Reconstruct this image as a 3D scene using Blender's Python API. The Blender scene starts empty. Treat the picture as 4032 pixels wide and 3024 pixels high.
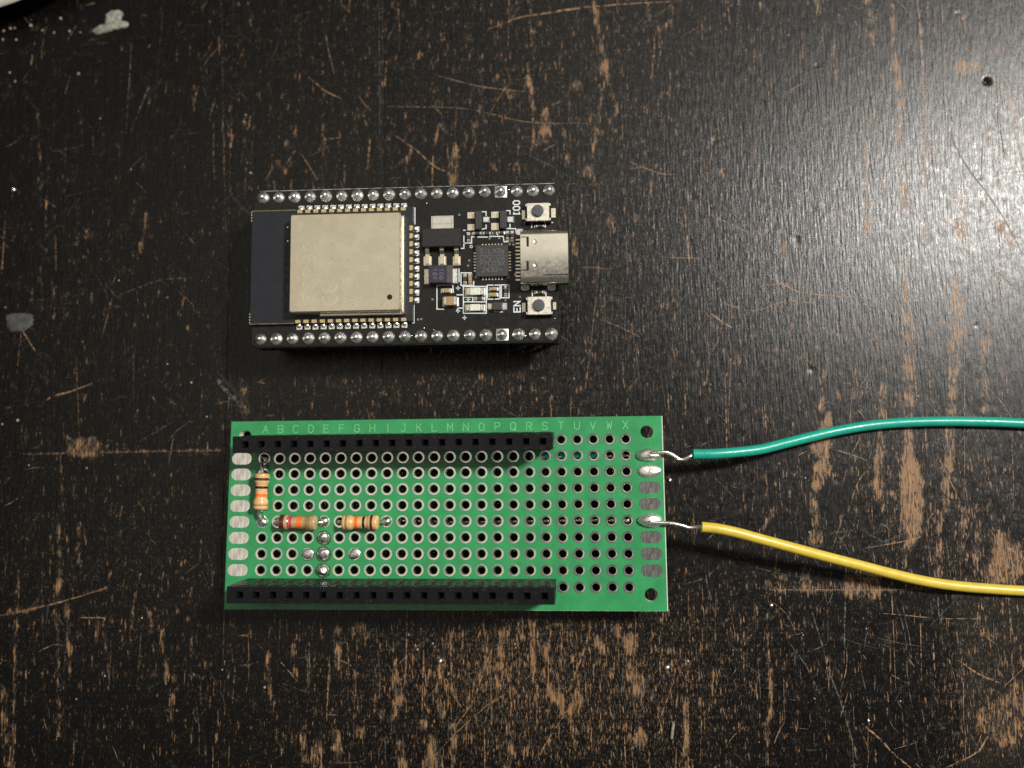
import bpy, math, random
import numpy as np
from mathutils import Matrix, Vector

random.seed(7); rng = np.random.default_rng(11)
sc = bpy.context.scene
col = sc.collection
MM = 0.001

# ---------------------------------------------------------------- camera
CAM_LOC = np.array([22.73078, -32.13303, 138.66033])           # mm above the table top
CAM_R = np.array([[0.9987737, 0.0162237, 0.0467744], [-0.0114548, 0.9948735, -0.1004762], [-0.0481647, 0.0998172, 0.9938394]])
FPX = 3300.0                                                   # focal length in photograph pixels
cd = bpy.data.cameras.new('camera'); cam = bpy.data.objects.new('camera', cd); col.objects.link(cam)
m4 = Matrix.Identity(4)
for i in range(3):
    for j in range(3): m4[i][j] = CAM_R[i, j]
    m4[i][3] = CAM_LOC[i] * MM
cam.matrix_world = m4
cd.sensor_width = 36.0; cd.lens = FPX / 4032 * 36.0
cd.clip_start = 0.005; cd.clip_end = 20.0
cd.dof.use_dof = True; cd.dof.focus_distance = 0.131; cd.dof.aperture_fstop = 8.5
sc.camera = cam

# ---------------------------------------------------------------- light
w = bpy.data.worlds.new('World'); sc.world = w; w.use_nodes = True
w.node_tree.nodes['Background'].inputs[0].default_value = (1.0, 0.96, 0.91, 1)
w.node_tree.nodes['Background'].inputs[1].default_value = 0.12

def area(name, loc, target, size, power, color, shape='DISK', size_y=None):
    l = bpy.data.lights.new(name, 'AREA'); l.shape = shape; l.size = size
    if size_y: l.size_y = size_y
    l.energy = power; l.color = color
    o = bpy.data.objects.new(name, l); col.objects.link(o)
    o.location = loc
    o.rotation_euler = (Vector(target) - Vector(loc)).to_track_quat('-Z', 'Y').to_euler()
    return o
area('room_lamp', (0.580, 0.262, 0.760), (0.01, -0.01, 0), 0.13, 13.6, (1.0, 0.97, 0.915))
# pale ceiling that throws the lamp's light back down
area('ceiling_bounce', (-0.43, 0.17, 1.30), (-0.43, 0.17, 0), 0.58, 1.30, (1.0, 0.93, 0.79), 'RECTANGLE', 0.90)
area('ceiling_bounce_far', (0.25, 0.75, 1.30), (0.25, 0.75, 0), 0.75, 1.9, (1.0, 0.94, 0.82), 'RECTANGLE', 0.9)

sc.view_settings.view_transform = 'Standard'; sc.view_settings.look = 'None'
sc.view_settings.exposure = 0.0; sc.view_settings.gamma = 1.0
sc.view_settings.use_curve_mapping = False
sc.render.engine = 'CYCLES'
sc.cycles.use_denoising = False
try: sc.cycles.denoiser = 'OPENIMAGEDENOISE'
except Exception: pass
sc.cycles.max_bounces = 6
sc.cycles.sample_clamp_indirect = 6.0

# ---------------------------------------------------------------- measuring: photograph pixel -> point on a plane
def ray(x, y):
    return CAM_R @ np.array([(x - 2016) / FPX, -(y - 1512) / FPX, -1.0])
def at(x, y, z=0.0):
    d = ray(x, y); k = (z - CAM_LOC[2]) / d[2]
    return CAM_LOC + d * k
def at2(x, y, z=0.0): return at(x * 4032 / 2212, y * 4032 / 2212, z)
PCB_Z = 10.1
def e1(x, y, h=0.0): return at(940 + x * .44615, 680 + y * .44615, PCB_Z + h)
def e2(x, y, h=0.0): return at(1600 + x * .44615, 680 + y * .44615, PCB_Z + h)
def z2(x, y, h=0.0): return at(1620 + x * .18087, 800 + y * .18087, PCB_Z + h)
def z3(x, y, h=0.0): return at(1620 + x * .17179, 1040 + y * .17179, PCB_Z + h)
def z4(x, y, h=0.0): return at(1980 + x * .31355, 760 + y * .31355, PCB_Z + h)
PF_R = np.array([[0.9994547, 0.0039404, -0.0327841], [-0.0028087, 0.999401, 0.0344935], [0.0329004, -0.0343826, 0.9988671]])
PF_LOC = np.array([5.0710, -39.0104, 5.0795])
def pat(x, y, h=0.0):
    d = PF_R.T @ ray(x, y); c = PF_R.T @ (CAM_LOC - PF_LOC)
    return c + d * ((h - c[2]) / d[2])
def p3(x, y, h=0.0): return pat(860 + x * .49435, 1620 + y * .49435, h)
def p5(x, y, h=0.0): return pat(2050 + x * .4944, 1620 + y * .4944, h)
def p6(x, y, z=0.0): return at(2600 + x * .6474, 1560 + y * .6474, z)

# ---------------------------------------------------------------- mesh builder (millimetres)
class MB:
    def __init__(s): s.v = []; s.f = []; s.m = []
    def add(s, vs, fs, mi=0):
        b = len(s.v); s.v += [tuple(float(c) for c in q) for q in vs]
        for f in fs: s.f.append(tuple(b + i for i in f)); s.m.append(mi)
        return s
    def prism(s, outline, z0, z1, c=0.0, mi=0, bottom=True, cx=None):
        """extruded outline (ccw), top edge chamfered by c"""
        n = len(outline); o = np.array(outline, float); ce = o.mean(0) if cx is None else np.array(cx)
        rings = [[(x, y, z0) for x, y in o]]
        if c > 0:
            rings.append([(x, y, z1 - c) for x, y in o])
            ext = np.abs(o - ce).max(0); k = 1 - c / np.maximum(ext, 1e-6)
            rings.append([tuple((p - ce) * k + ce) + (z1,) for p in o])
        else: rings.append([(x, y, z1) for x, y in o])
        vs = [q for r in rings for q in r]; fs = []
        for r in range(len(rings) - 1):
            for i in range(n):
                j = (i + 1) % n; fs.append((r * n + i, r * n + j, (r + 1) * n + j, (r + 1) * n + i))
        t = (len(rings) - 1) * n
        fs.append(tuple(t + i for i in range(n)))
        if bottom: fs.append(tuple(reversed(range(n))))
        return s.add(vs, fs, mi)
    def box(s, x0, y0, z0, x1, y1, z1, c=0.0, r=0.0, mi=0, rot=0.0):
        if x0 > x1: x0, x1 = x1, x0
        if y0 > y1: y0, y1 = y1, y0
        o = rrect(x0, y0, x1, y1, r)
        if rot:
            cx, cy = (x0 + x1) / 2, (y0 + y1) / 2; a, b = math.cos(rot), math.sin(rot)
            o = [(cx + (x - cx) * a - (y - cy) * b, cy + (x - cx) * b + (y - cy) * a) for x, y in o]
        return s.prism(o, z0, z1, c, mi, cx=((x0 + x1) / 2, (y0 + y1) / 2))
    def lathe(s, prof, n=16, o=(0, 0, 0), axis=None, mi=0, cap=True, jit=0.0):
        """prof: [(r, t)], swept about axis (default +z) from o"""
        o = np.array(o, float); ax = np.array((0, 0, 1.0) if axis is None else axis, float); ax /= np.linalg.norm(ax)
        u = np.cross(ax, (0, 0, 1) if abs(ax[2]) < .9 else (1, 0, 0)); u /= np.linalg.norm(u); v_ = np.cross(ax, u)
        vs = []
        for r, t in prof:
            for i in range(n):
                a = 2 * math.pi * i / n; k = r * (1 + jit * (random.random() - .5))
                vs.append(o + ax * t + (u * math.cos(a) + v_ * math.sin(a)) * k)
        fs = []
        for k in range(len(prof) - 1):
            for i in range(n):
                j = (i + 1) % n; fs.append((k * n + i, k * n + j, (k + 1) * n + j, (k + 1) * n + i))
        if cap:
            fs.append(tuple(reversed(range(n)))); b = (len(prof) - 1) * n; fs.append(tuple(b + i for i in range(n)))
        return s.add(vs, fs, mi)
    def tube(s, pts, r, n=10, mi=0, sub=6):
        P = smooth_path(pts, sub); N = len(P); vs = []; fs = []
        T = np.gradient(P, axis=0); T /= np.linalg.norm(T, axis=1)[:, None]
        up = np.array((0, 0, 1.0)) if abs(T[0][2]) < .8 else np.array((1.0, 0, 0))
        rad = r if hasattr(r, '__len__') else [r] * N
        if len(rad) != N: rad = np.interp(np.linspace(0, 1, N), np.linspace(0, 1, len(rad)), rad)
        for k in range(N):
            u = up - T[k] * up.dot(T[k]); u /= np.linalg.norm(u); up = u; q = np.cross(T[k], u)
            for i in range(n):
                a = 2 * math.pi * i / n; vs.append(P[k] + (u * math.cos(a) + q * math.sin(a)) * rad[k])
        for k in range(N - 1):
            for i in range(n):
                j = (i + 1) % n; fs.append((k * n + i, k * n + j, (k + 1) * n + j, (k + 1) * n + i))
        fs.append(tuple(reversed(range(n)))); fs.append(tuple((N - 1) * n + i for i in range(n)))
        return s.add(vs, fs, mi)
    def strokes(s, lines, wd, z, th=0.02, mi=0):
        """flat painted lines: [(x, y), ...] polylines as thin ribbons"""
        for L in lines:
            for k in range(len(L) - 1):
                a = np.array(L[k][:2], float); b = np.array(L[k + 1][:2], float); d = b - a; l = np.linalg.norm(d)
                if l < 1e-9: continue
                d /= l; q = np.array((-d[1], d[0])) * wd / 2; a = a - d * wd * .45; b = b + d * wd * .45
                zz = z + th + 0.0012 * (k % 5)
                o = [a - q, b - q, b + q, a + q]
                s.prism(o, z, zz, 0, mi, bottom=False)
        return s
    def build(s, name, mat, parent=None, smooth=True, angle=30, me_only=False):
        me = bpy.data.meshes.new(name)
        me.from_pydata([(x * MM, y * MM, z * MM) for x, y, z in s.v], [], s.f)
        for m in (mat if isinstance(mat, (list, tuple)) else [mat]): me.materials.append(m)
        me.polygons.foreach_set('material_index', s.m)
        if smooth:
            me.polygons.foreach_set('use_smooth', [True] * len(s.f))
            me.set_sharp_from_angle(angle=math.radians(angle))
        me.update()
        if me_only: return me
        return link(name, me, parent)
def link(name, me, parent=None):
    o = bpy.data.objects.new(name, me); col.objects.link(o)
    if parent is not None: o.parent = parent
    return o
def empty(name, loc=(0, 0, 0), rot=None):
    o = bpy.data.objects.new(name, None); col.objects.link(o); o.empty_display_size = 0.01
    if rot is not None:
        M = Matrix.Identity(4)
        for i in range(3):
            for j in range(3): M[i][j] = rot[i, j]
            M[i][3] = loc[i] * MM
        o.matrix_world = M
    else: o.location = [c * MM for c in loc]
    return o
def tag(o, label=None, cat=None, group=None, kind=None):
    if label: o['label'] = label
    if cat: o['category'] = cat
    if group: o['group'] = group
    if kind: o['kind'] = kind
    return o
def rrect(x0, y0, x1, y1, r=0.0, n=4):
    if r <= 0: return [(x0, y0), (x1, y0), (x1, y1), (x0, y1)]
    P = []
    for cx, cy, a0 in ((x1 - r, y0 + r, -90), (x1 - r, y1 - r, 0), (x0 + r, y1 - r, 90), (x0 + r, y0 + r, 180)):
        for k in range(n + 1):
            a = math.radians(a0 + 90 * k / n); P.append((cx + r * math.cos(a), cy + r * math.sin(a)))
    return P
def smooth_path(pts, sub=6):
    P = np.array(pts, float)
    if len(P) < 3: return P
    Q = np.vstack([2 * P[0] - P[1], P, 2 * P[-1] - P[-2]]); out = []
    for i in range(1, len(Q) - 2):
        for k in range(sub):
            t = k / sub; a, b, c, d = Q[i - 1], Q[i], Q[i + 1], Q[i + 2]
            out.append(.5 * ((2 * b) + (c - a) * t + (2 * a - 5 * b + 4 * c - d) * t * t + (3 * b - a - 3 * c + d) * t ** 3))
    out.append(P[-1]); return np.array(out)

# single-stroke lettering
FONT = {
'A': [[(0,0),(2,6),(4,0)],[(.8,2.2),(3.2,2.2)]], 'B': [[(0,0),(0,6),(3,6),(4,5.2),(4,3.9),(3,3.1),(0,3.1)],[(3,3.1),(4,2.3),(4,.8),(3,0),(0,0)]],
'C': [[(4,4.8),(3.2,6),(1,6),(0,4.8),(0,1.2),(1,0),(3.2,0),(4,1.2)]], 'D': [[(0,0),(0,6),(2.6,6),(4,4.6),(4,1.4),(2.6,0),(0,0)]],
'E': [[(4,0),(0,0),(0,6),(4,6)],[(0,3.1),(3.2,3.1)]], 'F': [[(0,0),(0,6),(4,6)],[(0,3.1),(3.2,3.1)]],
'G': [[(4,4.8),(3.2,6),(1,6),(0,4.8),(0,1.2),(1,0),(3.2,0),(4,1.2),(4,2.8),(2.4,2.8)]], 'H': [[(0,0),(0,6)],[(4,0),(4,6)],[(0,3.1),(4,3.1)]],
'I': [[(2,0),(2,6)]], 'J': [[(3.4,6),(3.4,1.2),(2.6,0),(1,0),(.2,1)],[(2.2,6),(3.4,6)]], 'K': [[(0,0),(0,6)],[(4,6),(0,2.4)],[(1.5,3.7),(4,0)]],
'L': [[(0,6),(0,0),(4,0)]], 'M': [[(0,0),(0,6),(2,2),(4,6),(4,0)]], 'N': [[(0,0),(0,6),(4,0),(4,6)]],
'O': [[(1.2,6),(0,4.8),(0,1.2),(1.2,0),(2.8,0),(4,1.2),(4,4.8),(2.8,6),(1.2,6)]], 'P': [[(0,0),(0,6),(3,6),(4,5.1),(4,3.7),(3,2.8),(0,2.8)]],
'Q': [[(1.2,6),(0,4.8),(0,1.2),(1.2,0),(2.8,0),(4,1.2),(4,4.8),(2.8,6),(1.2,6)],[(2.6,1.6),(4.2,-.4)]], 'R': [[(0,0),(0,6),(3,6),(4,5.1),(4,3.9),(3,3),(0,3)],[(2,3),(4,0)]],
'S': [[(4,5),(3,6),(1,6),(0,5),(0,4),(1,3.2),(3,2.8),(4,2),(4,1),(3,0),(1,0),(0,1)]], 'T': [[(2,0),(2,6)],[(0,6),(4,6)]], 'U': [[(0,6),(0,1.2),(1.2,0),(2.8,0),(4,1.2),(4,6)]],
'V': [[(0,6),(2,0),(4,6)]], 'W': [[(0,6),(1,0),(2,4.6),(3,0),(4,6)]], 'X': [[(0,0),(4,6)],[(0,6),(4,0)]],
'0': [[(1.2,6),(0,4.8),(0,1.2),(1.2,0),(2.8,0),(4,1.2),(4,4.8),(2.8,6),(1.2,6)]], '1': [[(.8,4.8),(2,6),(2,0)]],
'2': [[(0,4.8),(1,6),(3,6),(4,5),(4,3.8),(0,0),(4,0)]], '3': [[(0,5.2),(1,6),(3,6),(4,5),(4,4),(3,3.1),(1.6,3.1)],[(3,3.1),(4,2.2),(4,1),(3,0),(1,0),(0,.8)]],
'4': [[(3,0),(3,6),(0,2),(4,2)]], '6': [[(3.6,6),(1.4,5),(0,3),(0,1.2),(1,0),(3,0),(4,1),(4,2.4),(3,3.3),(1,3.3),(0,2.2)]],
's': [[(3.4,3),(2.6,3.8),(1,3.8),(.4,3),(1,2.2),(2.6,1.7),(3.4,.9),(2.6,0),(1,0),(.4,.8)]], '+': [[(2,1),(2,4.6)],[(.2,2.8),(3.8,2.8)]], '-': [[(.6,3),(3.4,3)]], ' ': [], ':': [[(2,1),(2,1.5)],[(2,3.6),(2,4.1)]]}
def lettering(s, x, y, h, rot=0.0, pitch=5.6, center=True, wscale=1.0):
    """polylines for a word; (x, y) is its centre"""
    k = h / 6.0; W = (pitch * (len(s) - 1) + 4) * wscale; out = []
    a, b = math.cos(rot), math.sin(rot)
    for i, ch in enumerate(s):
        for L in FONT[ch]:
            P = []
            for px, py in L:
                X = ((px + i * pitch) * wscale - W / 2) * k; Y = (py - 3) * k
                P.append((x + X * a - Y * b, y + X * b + Y * a))
            out.append(P)
    return out

# ---------------------------------------------------------------- materials
def nodes(name):
    m = bpy.data.materials.new(name); m.use_nodes = True; nt = m.node_tree
    return m, nt, nt.nodes['Principled BSDF']
def N(nt, t, **k):
    n = nt.nodes.new(t)
    for a, v in k.items():
        if a.startswith('i_'):
            key = a[2:]; n.inputs[int(key) if key.isdigit() else key].default_value = v
        else: setattr(n, a, v)
    return n
def L(nt, a, b): nt.links.new(a, b)
def sock(nt, x):
    return x
def math_(nt, op, a, b=None, clamp=False):
    n = N(nt, 'ShaderNodeMath', operation=op, use_clamp=clamp)
    for i, q in enumerate((a, b)):
        if q is None: continue
        if isinstance(q, (int, float)): n.inputs[i].default_value = q
        else: L(nt, q, n.inputs[i])
    return n.outputs[0]
def coords(nt, sx=1.0, sy=1.0, sz=1.0, rot=0.0, kind='Object', off=(0, 0, 0)):
    tc = N(nt, 'ShaderNodeTexCoord'); mp = N(nt, 'ShaderNodeMapping', vector_type='POINT')
    v = tc.outputs[kind]
    if rot:
        m0 = N(nt, 'ShaderNodeMapping'); m0.inputs['Rotation'].default_value = (0, 0, rot); L(nt, v, m0.inputs[0]); v = m0.outputs[0]
    mp.inputs['Scale'].default_value = (1000 * sx, 1000 * sy, 1000 * sz); mp.inputs['Location'].default_value = off
    L(nt, v, mp.inputs[0]); return mp.outputs[0]
def noise(nt, vec, scale=1.0, detail=3.0, rough=.5, dist=0.0):
    n = N(nt, 'ShaderNodeTexNoise'); n.inputs['Scale'].default_value = scale; n.inputs['Detail'].default_value = detail
    n.inputs['Roughness'].default_value = rough
    if dist: n.inputs['Distortion'].default_value = dist
    L(nt, vec, n.inputs['Vector']); return n.outputs['Fac']
def ramp(nt, fac, a, b, c0=(0, 0, 0, 1), c1=(1, 1, 1, 1)):
    r = N(nt, 'ShaderNodeMapRange', interpolation_type='SMOOTHSTEP', clamp=True); r.inputs[1].default_value = a; r.inputs[2].default_value = b
    L(nt, fac, r.inputs[0]); return r.outputs[0]
def mix(nt, fac, a, b, blend='MIX'):
    n = N(nt, 'ShaderNodeMix', data_type='RGBA', blend_type=blend)
    if isinstance(fac, (int, float)): n.inputs[0].default_value = fac
    else: L(nt, fac, n.inputs[0])
    for i, q in ((6, a), (7, b)):
        if isinstance(q, tuple): n.inputs[i].default_value = q if len(q) == 4 else q + (1,)
        else: L(nt, q, n.inputs[i])
    return n.outputs[2]
def pm(name, c, rough, metal=0.0, var=.12, freq=1.0, bump=0.0, bfreq=3.0, rvar=.12, stretch=(1, 1, 1), spec=.5, coat=0.0):
    m, nt, bs = nodes(name)
    v = coords(nt, *stretch)
    n1 = noise(nt, v, freq, 4, .6)
    c0 = tuple(max(0, q * (1 - var)) for q in c); c1 = tuple(min(1, q * (1 + var)) for q in c)
    L(nt, mix(nt, ramp(nt, n1, .3, .7), c0, c1), bs.inputs['Base Color'])
    n2 = noise(nt, v, freq * 2.7, 3, .6)
    r = N(nt, 'ShaderNodeMapRange'); r.inputs[1].default_value = .3; r.inputs[2].default_value = .7
    r.inputs[3].default_value = max(.02, rough - rvar); r.inputs[4].default_value = min(1, rough + rvar)
    L(nt, n2, r.inputs[0]); L(nt, r.outputs[0], bs.inputs['Roughness'])
    bs.inputs['Metallic'].default_value = metal; bs.inputs['Specular IOR Level'].default_value = spec
    bs.inputs['Coat Weight'].default_value = coat; bs.inputs['Coat Roughness'].default_value = .12
    if bump:
        b = N(nt, 'ShaderNodeBump'); b.inputs['Strength'].default_value = 1.0; b.inputs['Distance'].default_value = bump * MM
        L(nt, noise(nt, v, bfreq, 4, .6), b.inputs['Height']); L(nt, b.outputs[0], bs.inputs['Normal'])
    return m

M = {}
M['green'] = pm('green_solder_mask', (.026, .250, .084), .34, var=.12, freq=.25, bump=.004, bfreq=2.5, rvar=.06)
M['flux'] = pm('flux_residue', (.030, .085, .026), .22, var=.5, freq=1.6)
M['fr4'] = pm('bare_fibreglass', (.62, .66, .42), .6, var=.15, freq=3)
M['silk_green'] = pm('pale_print_on_green', (.17, .50, .20), .55, var=.1)
M['tin'] = pm('tinned_pad', (.74, .71, .65), .20, 1.0, var=.10, freq=2.2, bump=.004, bfreq=4, rvar=.05)
M['tin_brushed'] = pm('tinned_edge_pad', (.72, .70, .66), .20, 1.0, var=.3, freq=1.1, bump=.004, bfreq=1.4, rvar=.05, stretch=(2.2, .5, 1))
M['solder'] = pm('shiny_solder', (.86, .84, .80), .30, 1.0, var=.08, freq=1.5, bump=.03, bfreq=1.5)
M['joint'] = pm('pin_solder', (.90, .885, .85), .40, 1.0, var=.08, freq=1.5, bump=.03, bfreq=1.5)
M['solder_dull'] = pm('grainy_solder', (.82, .79, .73), .40, 1.0, var=.15, freq=3, bump=.05, bfreq=3.5)
M['wire'] = pm('tinned_wire', (.82, .79, .72), .34, 1.0, var=.12, freq=1.5, bump=.010, bfreq=3)
M['black_plastic'] = pm('black_plastic', (.0045, .0045, .0055), .36, var=.3, freq=.8, bump=.010, bfreq=2.2, rvar=.12, spec=.3)
M['scuff'] = pm('grey_scuff', (.055, .055, .055), .5)
M['chip'] = pm('chip_epoxy', (.026, .026, .028), .55, var=.2, freq=2, bump=.006, bfreq=9)
M['chip_dark'] = pm('regulator_epoxy', (.010, .010, .009), .42, var=.2, freq=2, bump=.006, bfreq=9)
M['chip_text'] = pm('laser_print', (.115, .112, .105), .7, var=.1)
M['black_mask'] = pm('black_solder_mask', (.0065, .0062, .0056), .34, var=.25, freq=.5, bump=.006, bfreq=2.2, rvar=.1, spec=.35)
M['slate_mask'] = pm('slate_module_board', (.0105, .0125, .0175), .42, var=.1, freq=.6, bump=.004, bfreq=3, spec=.4)
M['silk'] = pm('white_silkscreen', (.56, .60, .60), .6, var=.08, freq=4)
M['shield'] = pm('champagne_shield', (.675, .615, .475), .33, 1.0, var=.05, freq=.35, bump=.0015, bfreq=6, rvar=.05)
M['etch'] = pm('etched_marking', (.76, .69, .51), .50, 1.0, var=.08, freq=3)
M['steel'] = pm('bright_steel', (.74, .70, .60), .22, 1.0, var=.06, freq=.7, bump=.003, bfreq=.5, rvar=.05)
M['button_steel'] = pm('button_cover', (.72, .68, .58), .42, 1.0, var=.08, freq=1, bump=.006, bfreq=4)
M['plunger'] = pm('grey_plunger', (.060, .062, .070), .5, var=.2, freq=2, bump=.02, bfreq=2.5)
M['gold'] = pm('gold_plating', (.72, .58, .29), .30, 1.0, var=.15, freq=3, bump=.01)
M['tan_pad'] = pm('tan_tinned_pad', (.72, .65, .50), .36, 1.0, var=.10, freq=2.5, bump=.015, bfreq=2.5)
M['navy'] = pm('navy_capacitor', (.019, .0165, .034), .5, var=.15, freq=2, bump=.006, bfreq=6)
M['navy_band'] = pm('grey_polarity_band', (.060, .056, .054), .5, var=.15, freq=2)
M['navy_text'] = pm('grey_capacitor_print', (.11, .10, .125), .6)
M['ceramic'] = pm('tan_ceramic', (.30, .215, .09), .5, var=.1, freq=3)
M['ceramic_brown'] = pm('brown_ceramic', (.36, .21, .11), .5, var=.1, freq=3)
M['led'] = pm('clear_led_lens', (.62, .64, .54), .25, var=.15, freq=3, coat=.6)
M['dark_hole'] = pm('dark_cavity', (.004, .004, .004), .8)
M['res_tan'] = pm('tan_resistor_coat', (.66, .40, .170), .28, var=.08, freq=1.2, coat=.6)
M['res_beige'] = pm('beige_resistor_coat', (.42, .285, .145), .28, var=.12, freq=1.2, coat=.6)
for n_, c_ in (('brown', (.075, .018, .010)), ('black', (.006, .006, .006)), ('orange', (.86, .155, .018)), ('crimson', (.47, .03, .055)), ('gold_band', (.30, .17, .055))):
    M[n_] = pm('band_' + n_, c_, .30, var=.1, freq=3, coat=.5)
M['teal'] = pm('teal_insulation', (.010, .315, .225), .34, var=.08, freq=.8, bump=.022, bfreq=1.1)
M['yellow'] = pm('yellow_insulation', (.61, .45, .055), .34, var=.07, freq=.8, bump=.022, bfreq=1.1)
M['pale'] = pm('pale_plate', (.42, .40, .35), .5, var=.08, freq=.3)
M['paint_spot'] = pm('dried_pale_paint', (.20, .205, .165), .6, var=.35, freq=1.3, bump=.08, bfreq=1.5)
M['glue_spot'] = pm('dried_grey_film', (.050, .054, .047), .5, var=.35, freq=.8, bump=.04, bfreq=1.5)


def table_material():
    m, nt, bs = nodes('worn_black_lacquer_on_wood')
    at_ = N(nt, 'ShaderNodeAttribute', attribute_name='wear').outputs['Fac']
    tone = N(nt, 'ShaderNodeAttribute', attribute_name='tone').outputs['Fac']
    g1 = noise(nt, coords(nt, 1.0, .13), 1.0, 4, .62)
    g2 = noise(nt, coords(nt, 3.7, .50), 1.0, 4, .70)
    g3 = noise(nt, coords(nt, .85, .70), 1.0, 5, .68, .8)
    s = math_(nt, 'ADD', math_(nt, 'MULTIPLY', math_(nt, 'SUBTRACT', g1, .5), 1.0),
              math_(nt, 'ADD', math_(nt, 'MULTIPLY', math_(nt, 'SUBTRACT', g2, .5), 2.5), math_(nt, 'MULTIPLY', math_(nt, 'SUBTRACT', g3, .5), .9)))
    q = math_(nt, 'ADD', s, at_)
    mask = ramp(nt, q, .375, .40)
    soft = ramp(nt, q, .04, .34)
    # wood under the lacquer
    grain = noise(nt, coords(nt, 6.0, .25), 1.0, 3, .6)
    wood = mix(nt, ramp(nt, grain, .3, .7), (.095, .050, .020), (.345, .195, .088))
    wood = mix(nt, math_(nt, 'MULTIPLY', ramp(nt, g3, .45, .66), .5), wood, (.225, .110, .050))
    black = mix(nt, ramp(nt, g1, .3, .75), (.0012, .0011, .0010), (.0028, .0025, .0021))
    black = mix(nt, math_(nt, 'MULTIPLY', soft, .55), black, (.0125, .0082, .0055))
    black = mix(nt, tone, black, (.016, .0135, .0110))
    fleck = ramp(nt, math_(nt, 'ADD', noise(nt, coords(nt, 7.5, 1.25), 1.0, 3, .65), math_(nt, 'MULTIPLY', at_, .42)), .628, .646)
    black = mix(nt, math_(nt, 'MULTIPLY', fleck, .8), black, mix(nt, ramp(nt, g3, .4, .6), (.094, .065, .039), (.085, .078, .068)))
    # fine pale scratches in several directions
    scr = None
    on = noise(nt, coords(nt, .18, .18), 1.0, 4, .72)
    for k, (rot, a, b, th) in enumerate(((.05, 2.6, .16, .0055), (.62, 1.1, .07, .0034), (-.7, 1.3, .08, .0034), (1.45, .9, .06, .0026))):
        v = coords(nt, a, b, 1, rot, off=(13.1 * k, 7.7 * k, 0))
        r_ = math_(nt, 'ABSOLUTE', math_(nt, 'SUBTRACT', noise(nt, v, 1.0, 1, .5), .5))
        line = math_(nt, 'MULTIPLY', ramp(nt, r_, th, 0.0), ramp(nt, on, .52 - .07 * (k % 2), .64 - .07 * (k % 2)) if k % 2 == 0 else ramp(nt, on, .50, .38))
        scr = line if scr is None else math_(nt, 'MAXIMUM', scr, line)
    scol = mix(nt, ramp(nt, g3, .42, .58), (.050, .047, .042), (.17, .105, .055))
    base = mix(nt, mask, black, wood)
    base = mix(nt, math_(nt, 'MULTIPLY', scr, .75), base, scol)
    # dust and paint specks
    vo = N(nt, 'ShaderNodeTexVoronoi', feature='F1'); vo.inputs['Scale'].default_value = .42; L(nt, coords(nt, 1, .8), vo.inputs['Vector'])
    pick = N(nt, 'ShaderNodeSeparateColor'); L(nt, vo.outputs['Color'], pick.inputs[0])
    rad = math_(nt, 'MULTIPLY', ramp(nt, pick.outputs[0], .62, 1.0), .075)
    speck = ramp(nt, math_(nt, 'SUBTRACT', rad, vo.outputs['Distance']), 0.0, .02)
    base = mix(nt, math_(nt, 'MULTIPLY', speck, .7), base, mix(nt, pick.outputs[1], (.20, .13, .08), (.24, .225, .20)))
    L(nt, base, bs.inputs['Base Color'])
    r = math_(nt, 'ADD', math_(nt, 'MULTIPLY', mask, .18), math_(nt, 'ADD', .30, math_(nt, 'MULTIPLY', math_(nt, 'SUBTRACT', g3, .5), .35)))
    L(nt, r, bs.inputs['Roughness'])
    bs.inputs['Specular IOR Level'].default_value = .30
    # relief: open grain and fine dents
    h1 = noise(nt, coords(nt, 3.2, .30), 1.0, 3, .62)
    h2 = noise(nt, coords(nt, 1.0, .22), 1.0, 2, .6)
    h = math_(nt, 'ADD', math_(nt, 'MULTIPLY', h1, .060), math_(nt, 'MULTIPLY', h2, .045))
    b = N(nt, 'ShaderNodeBump'); b.inputs['Strength'].default_value = .9; b.inputs['Distance'].default_value = MM
    L(nt, h, b.inputs['Height']); L(nt, b.outputs[0], bs.inputs['Normal'])
    return m
M['table'] = table_material()

# ---------------------------------------------------------------- the table top: staves of a butcher-block board
def to_px(X, Y):                                               # table point -> photograph pixel on the 2212-wide view
    P = np.stack([X - CAM_LOC[0], Y - CAM_LOC[1], np.full_like(X, -CAM_LOC[2])], -1) @ CAM_R
    return (2016 + FPX * P[..., 0] / -P[..., 2]) * 2212 / 4032, (1512 - FPX * P[..., 1] / -P[..., 2]) * 2212 / 4032
C1 = lambda x, y: (x * .3333, y * .3333)                        # photograph ninths -> 2212 view
def c_(i, j): return lambda x, y: (737.33 * i + x / 3, 553 * j + y / 3)
T0, T1, T2, R0, R1c, R2c, B0, B1, B2 = c_(0, 0), c_(1, 0), c_(2, 0), c_(0, 1), c_(1, 1), c_(2, 1), c_(0, 2), c_(1, 2), c_(2, 2)
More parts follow.
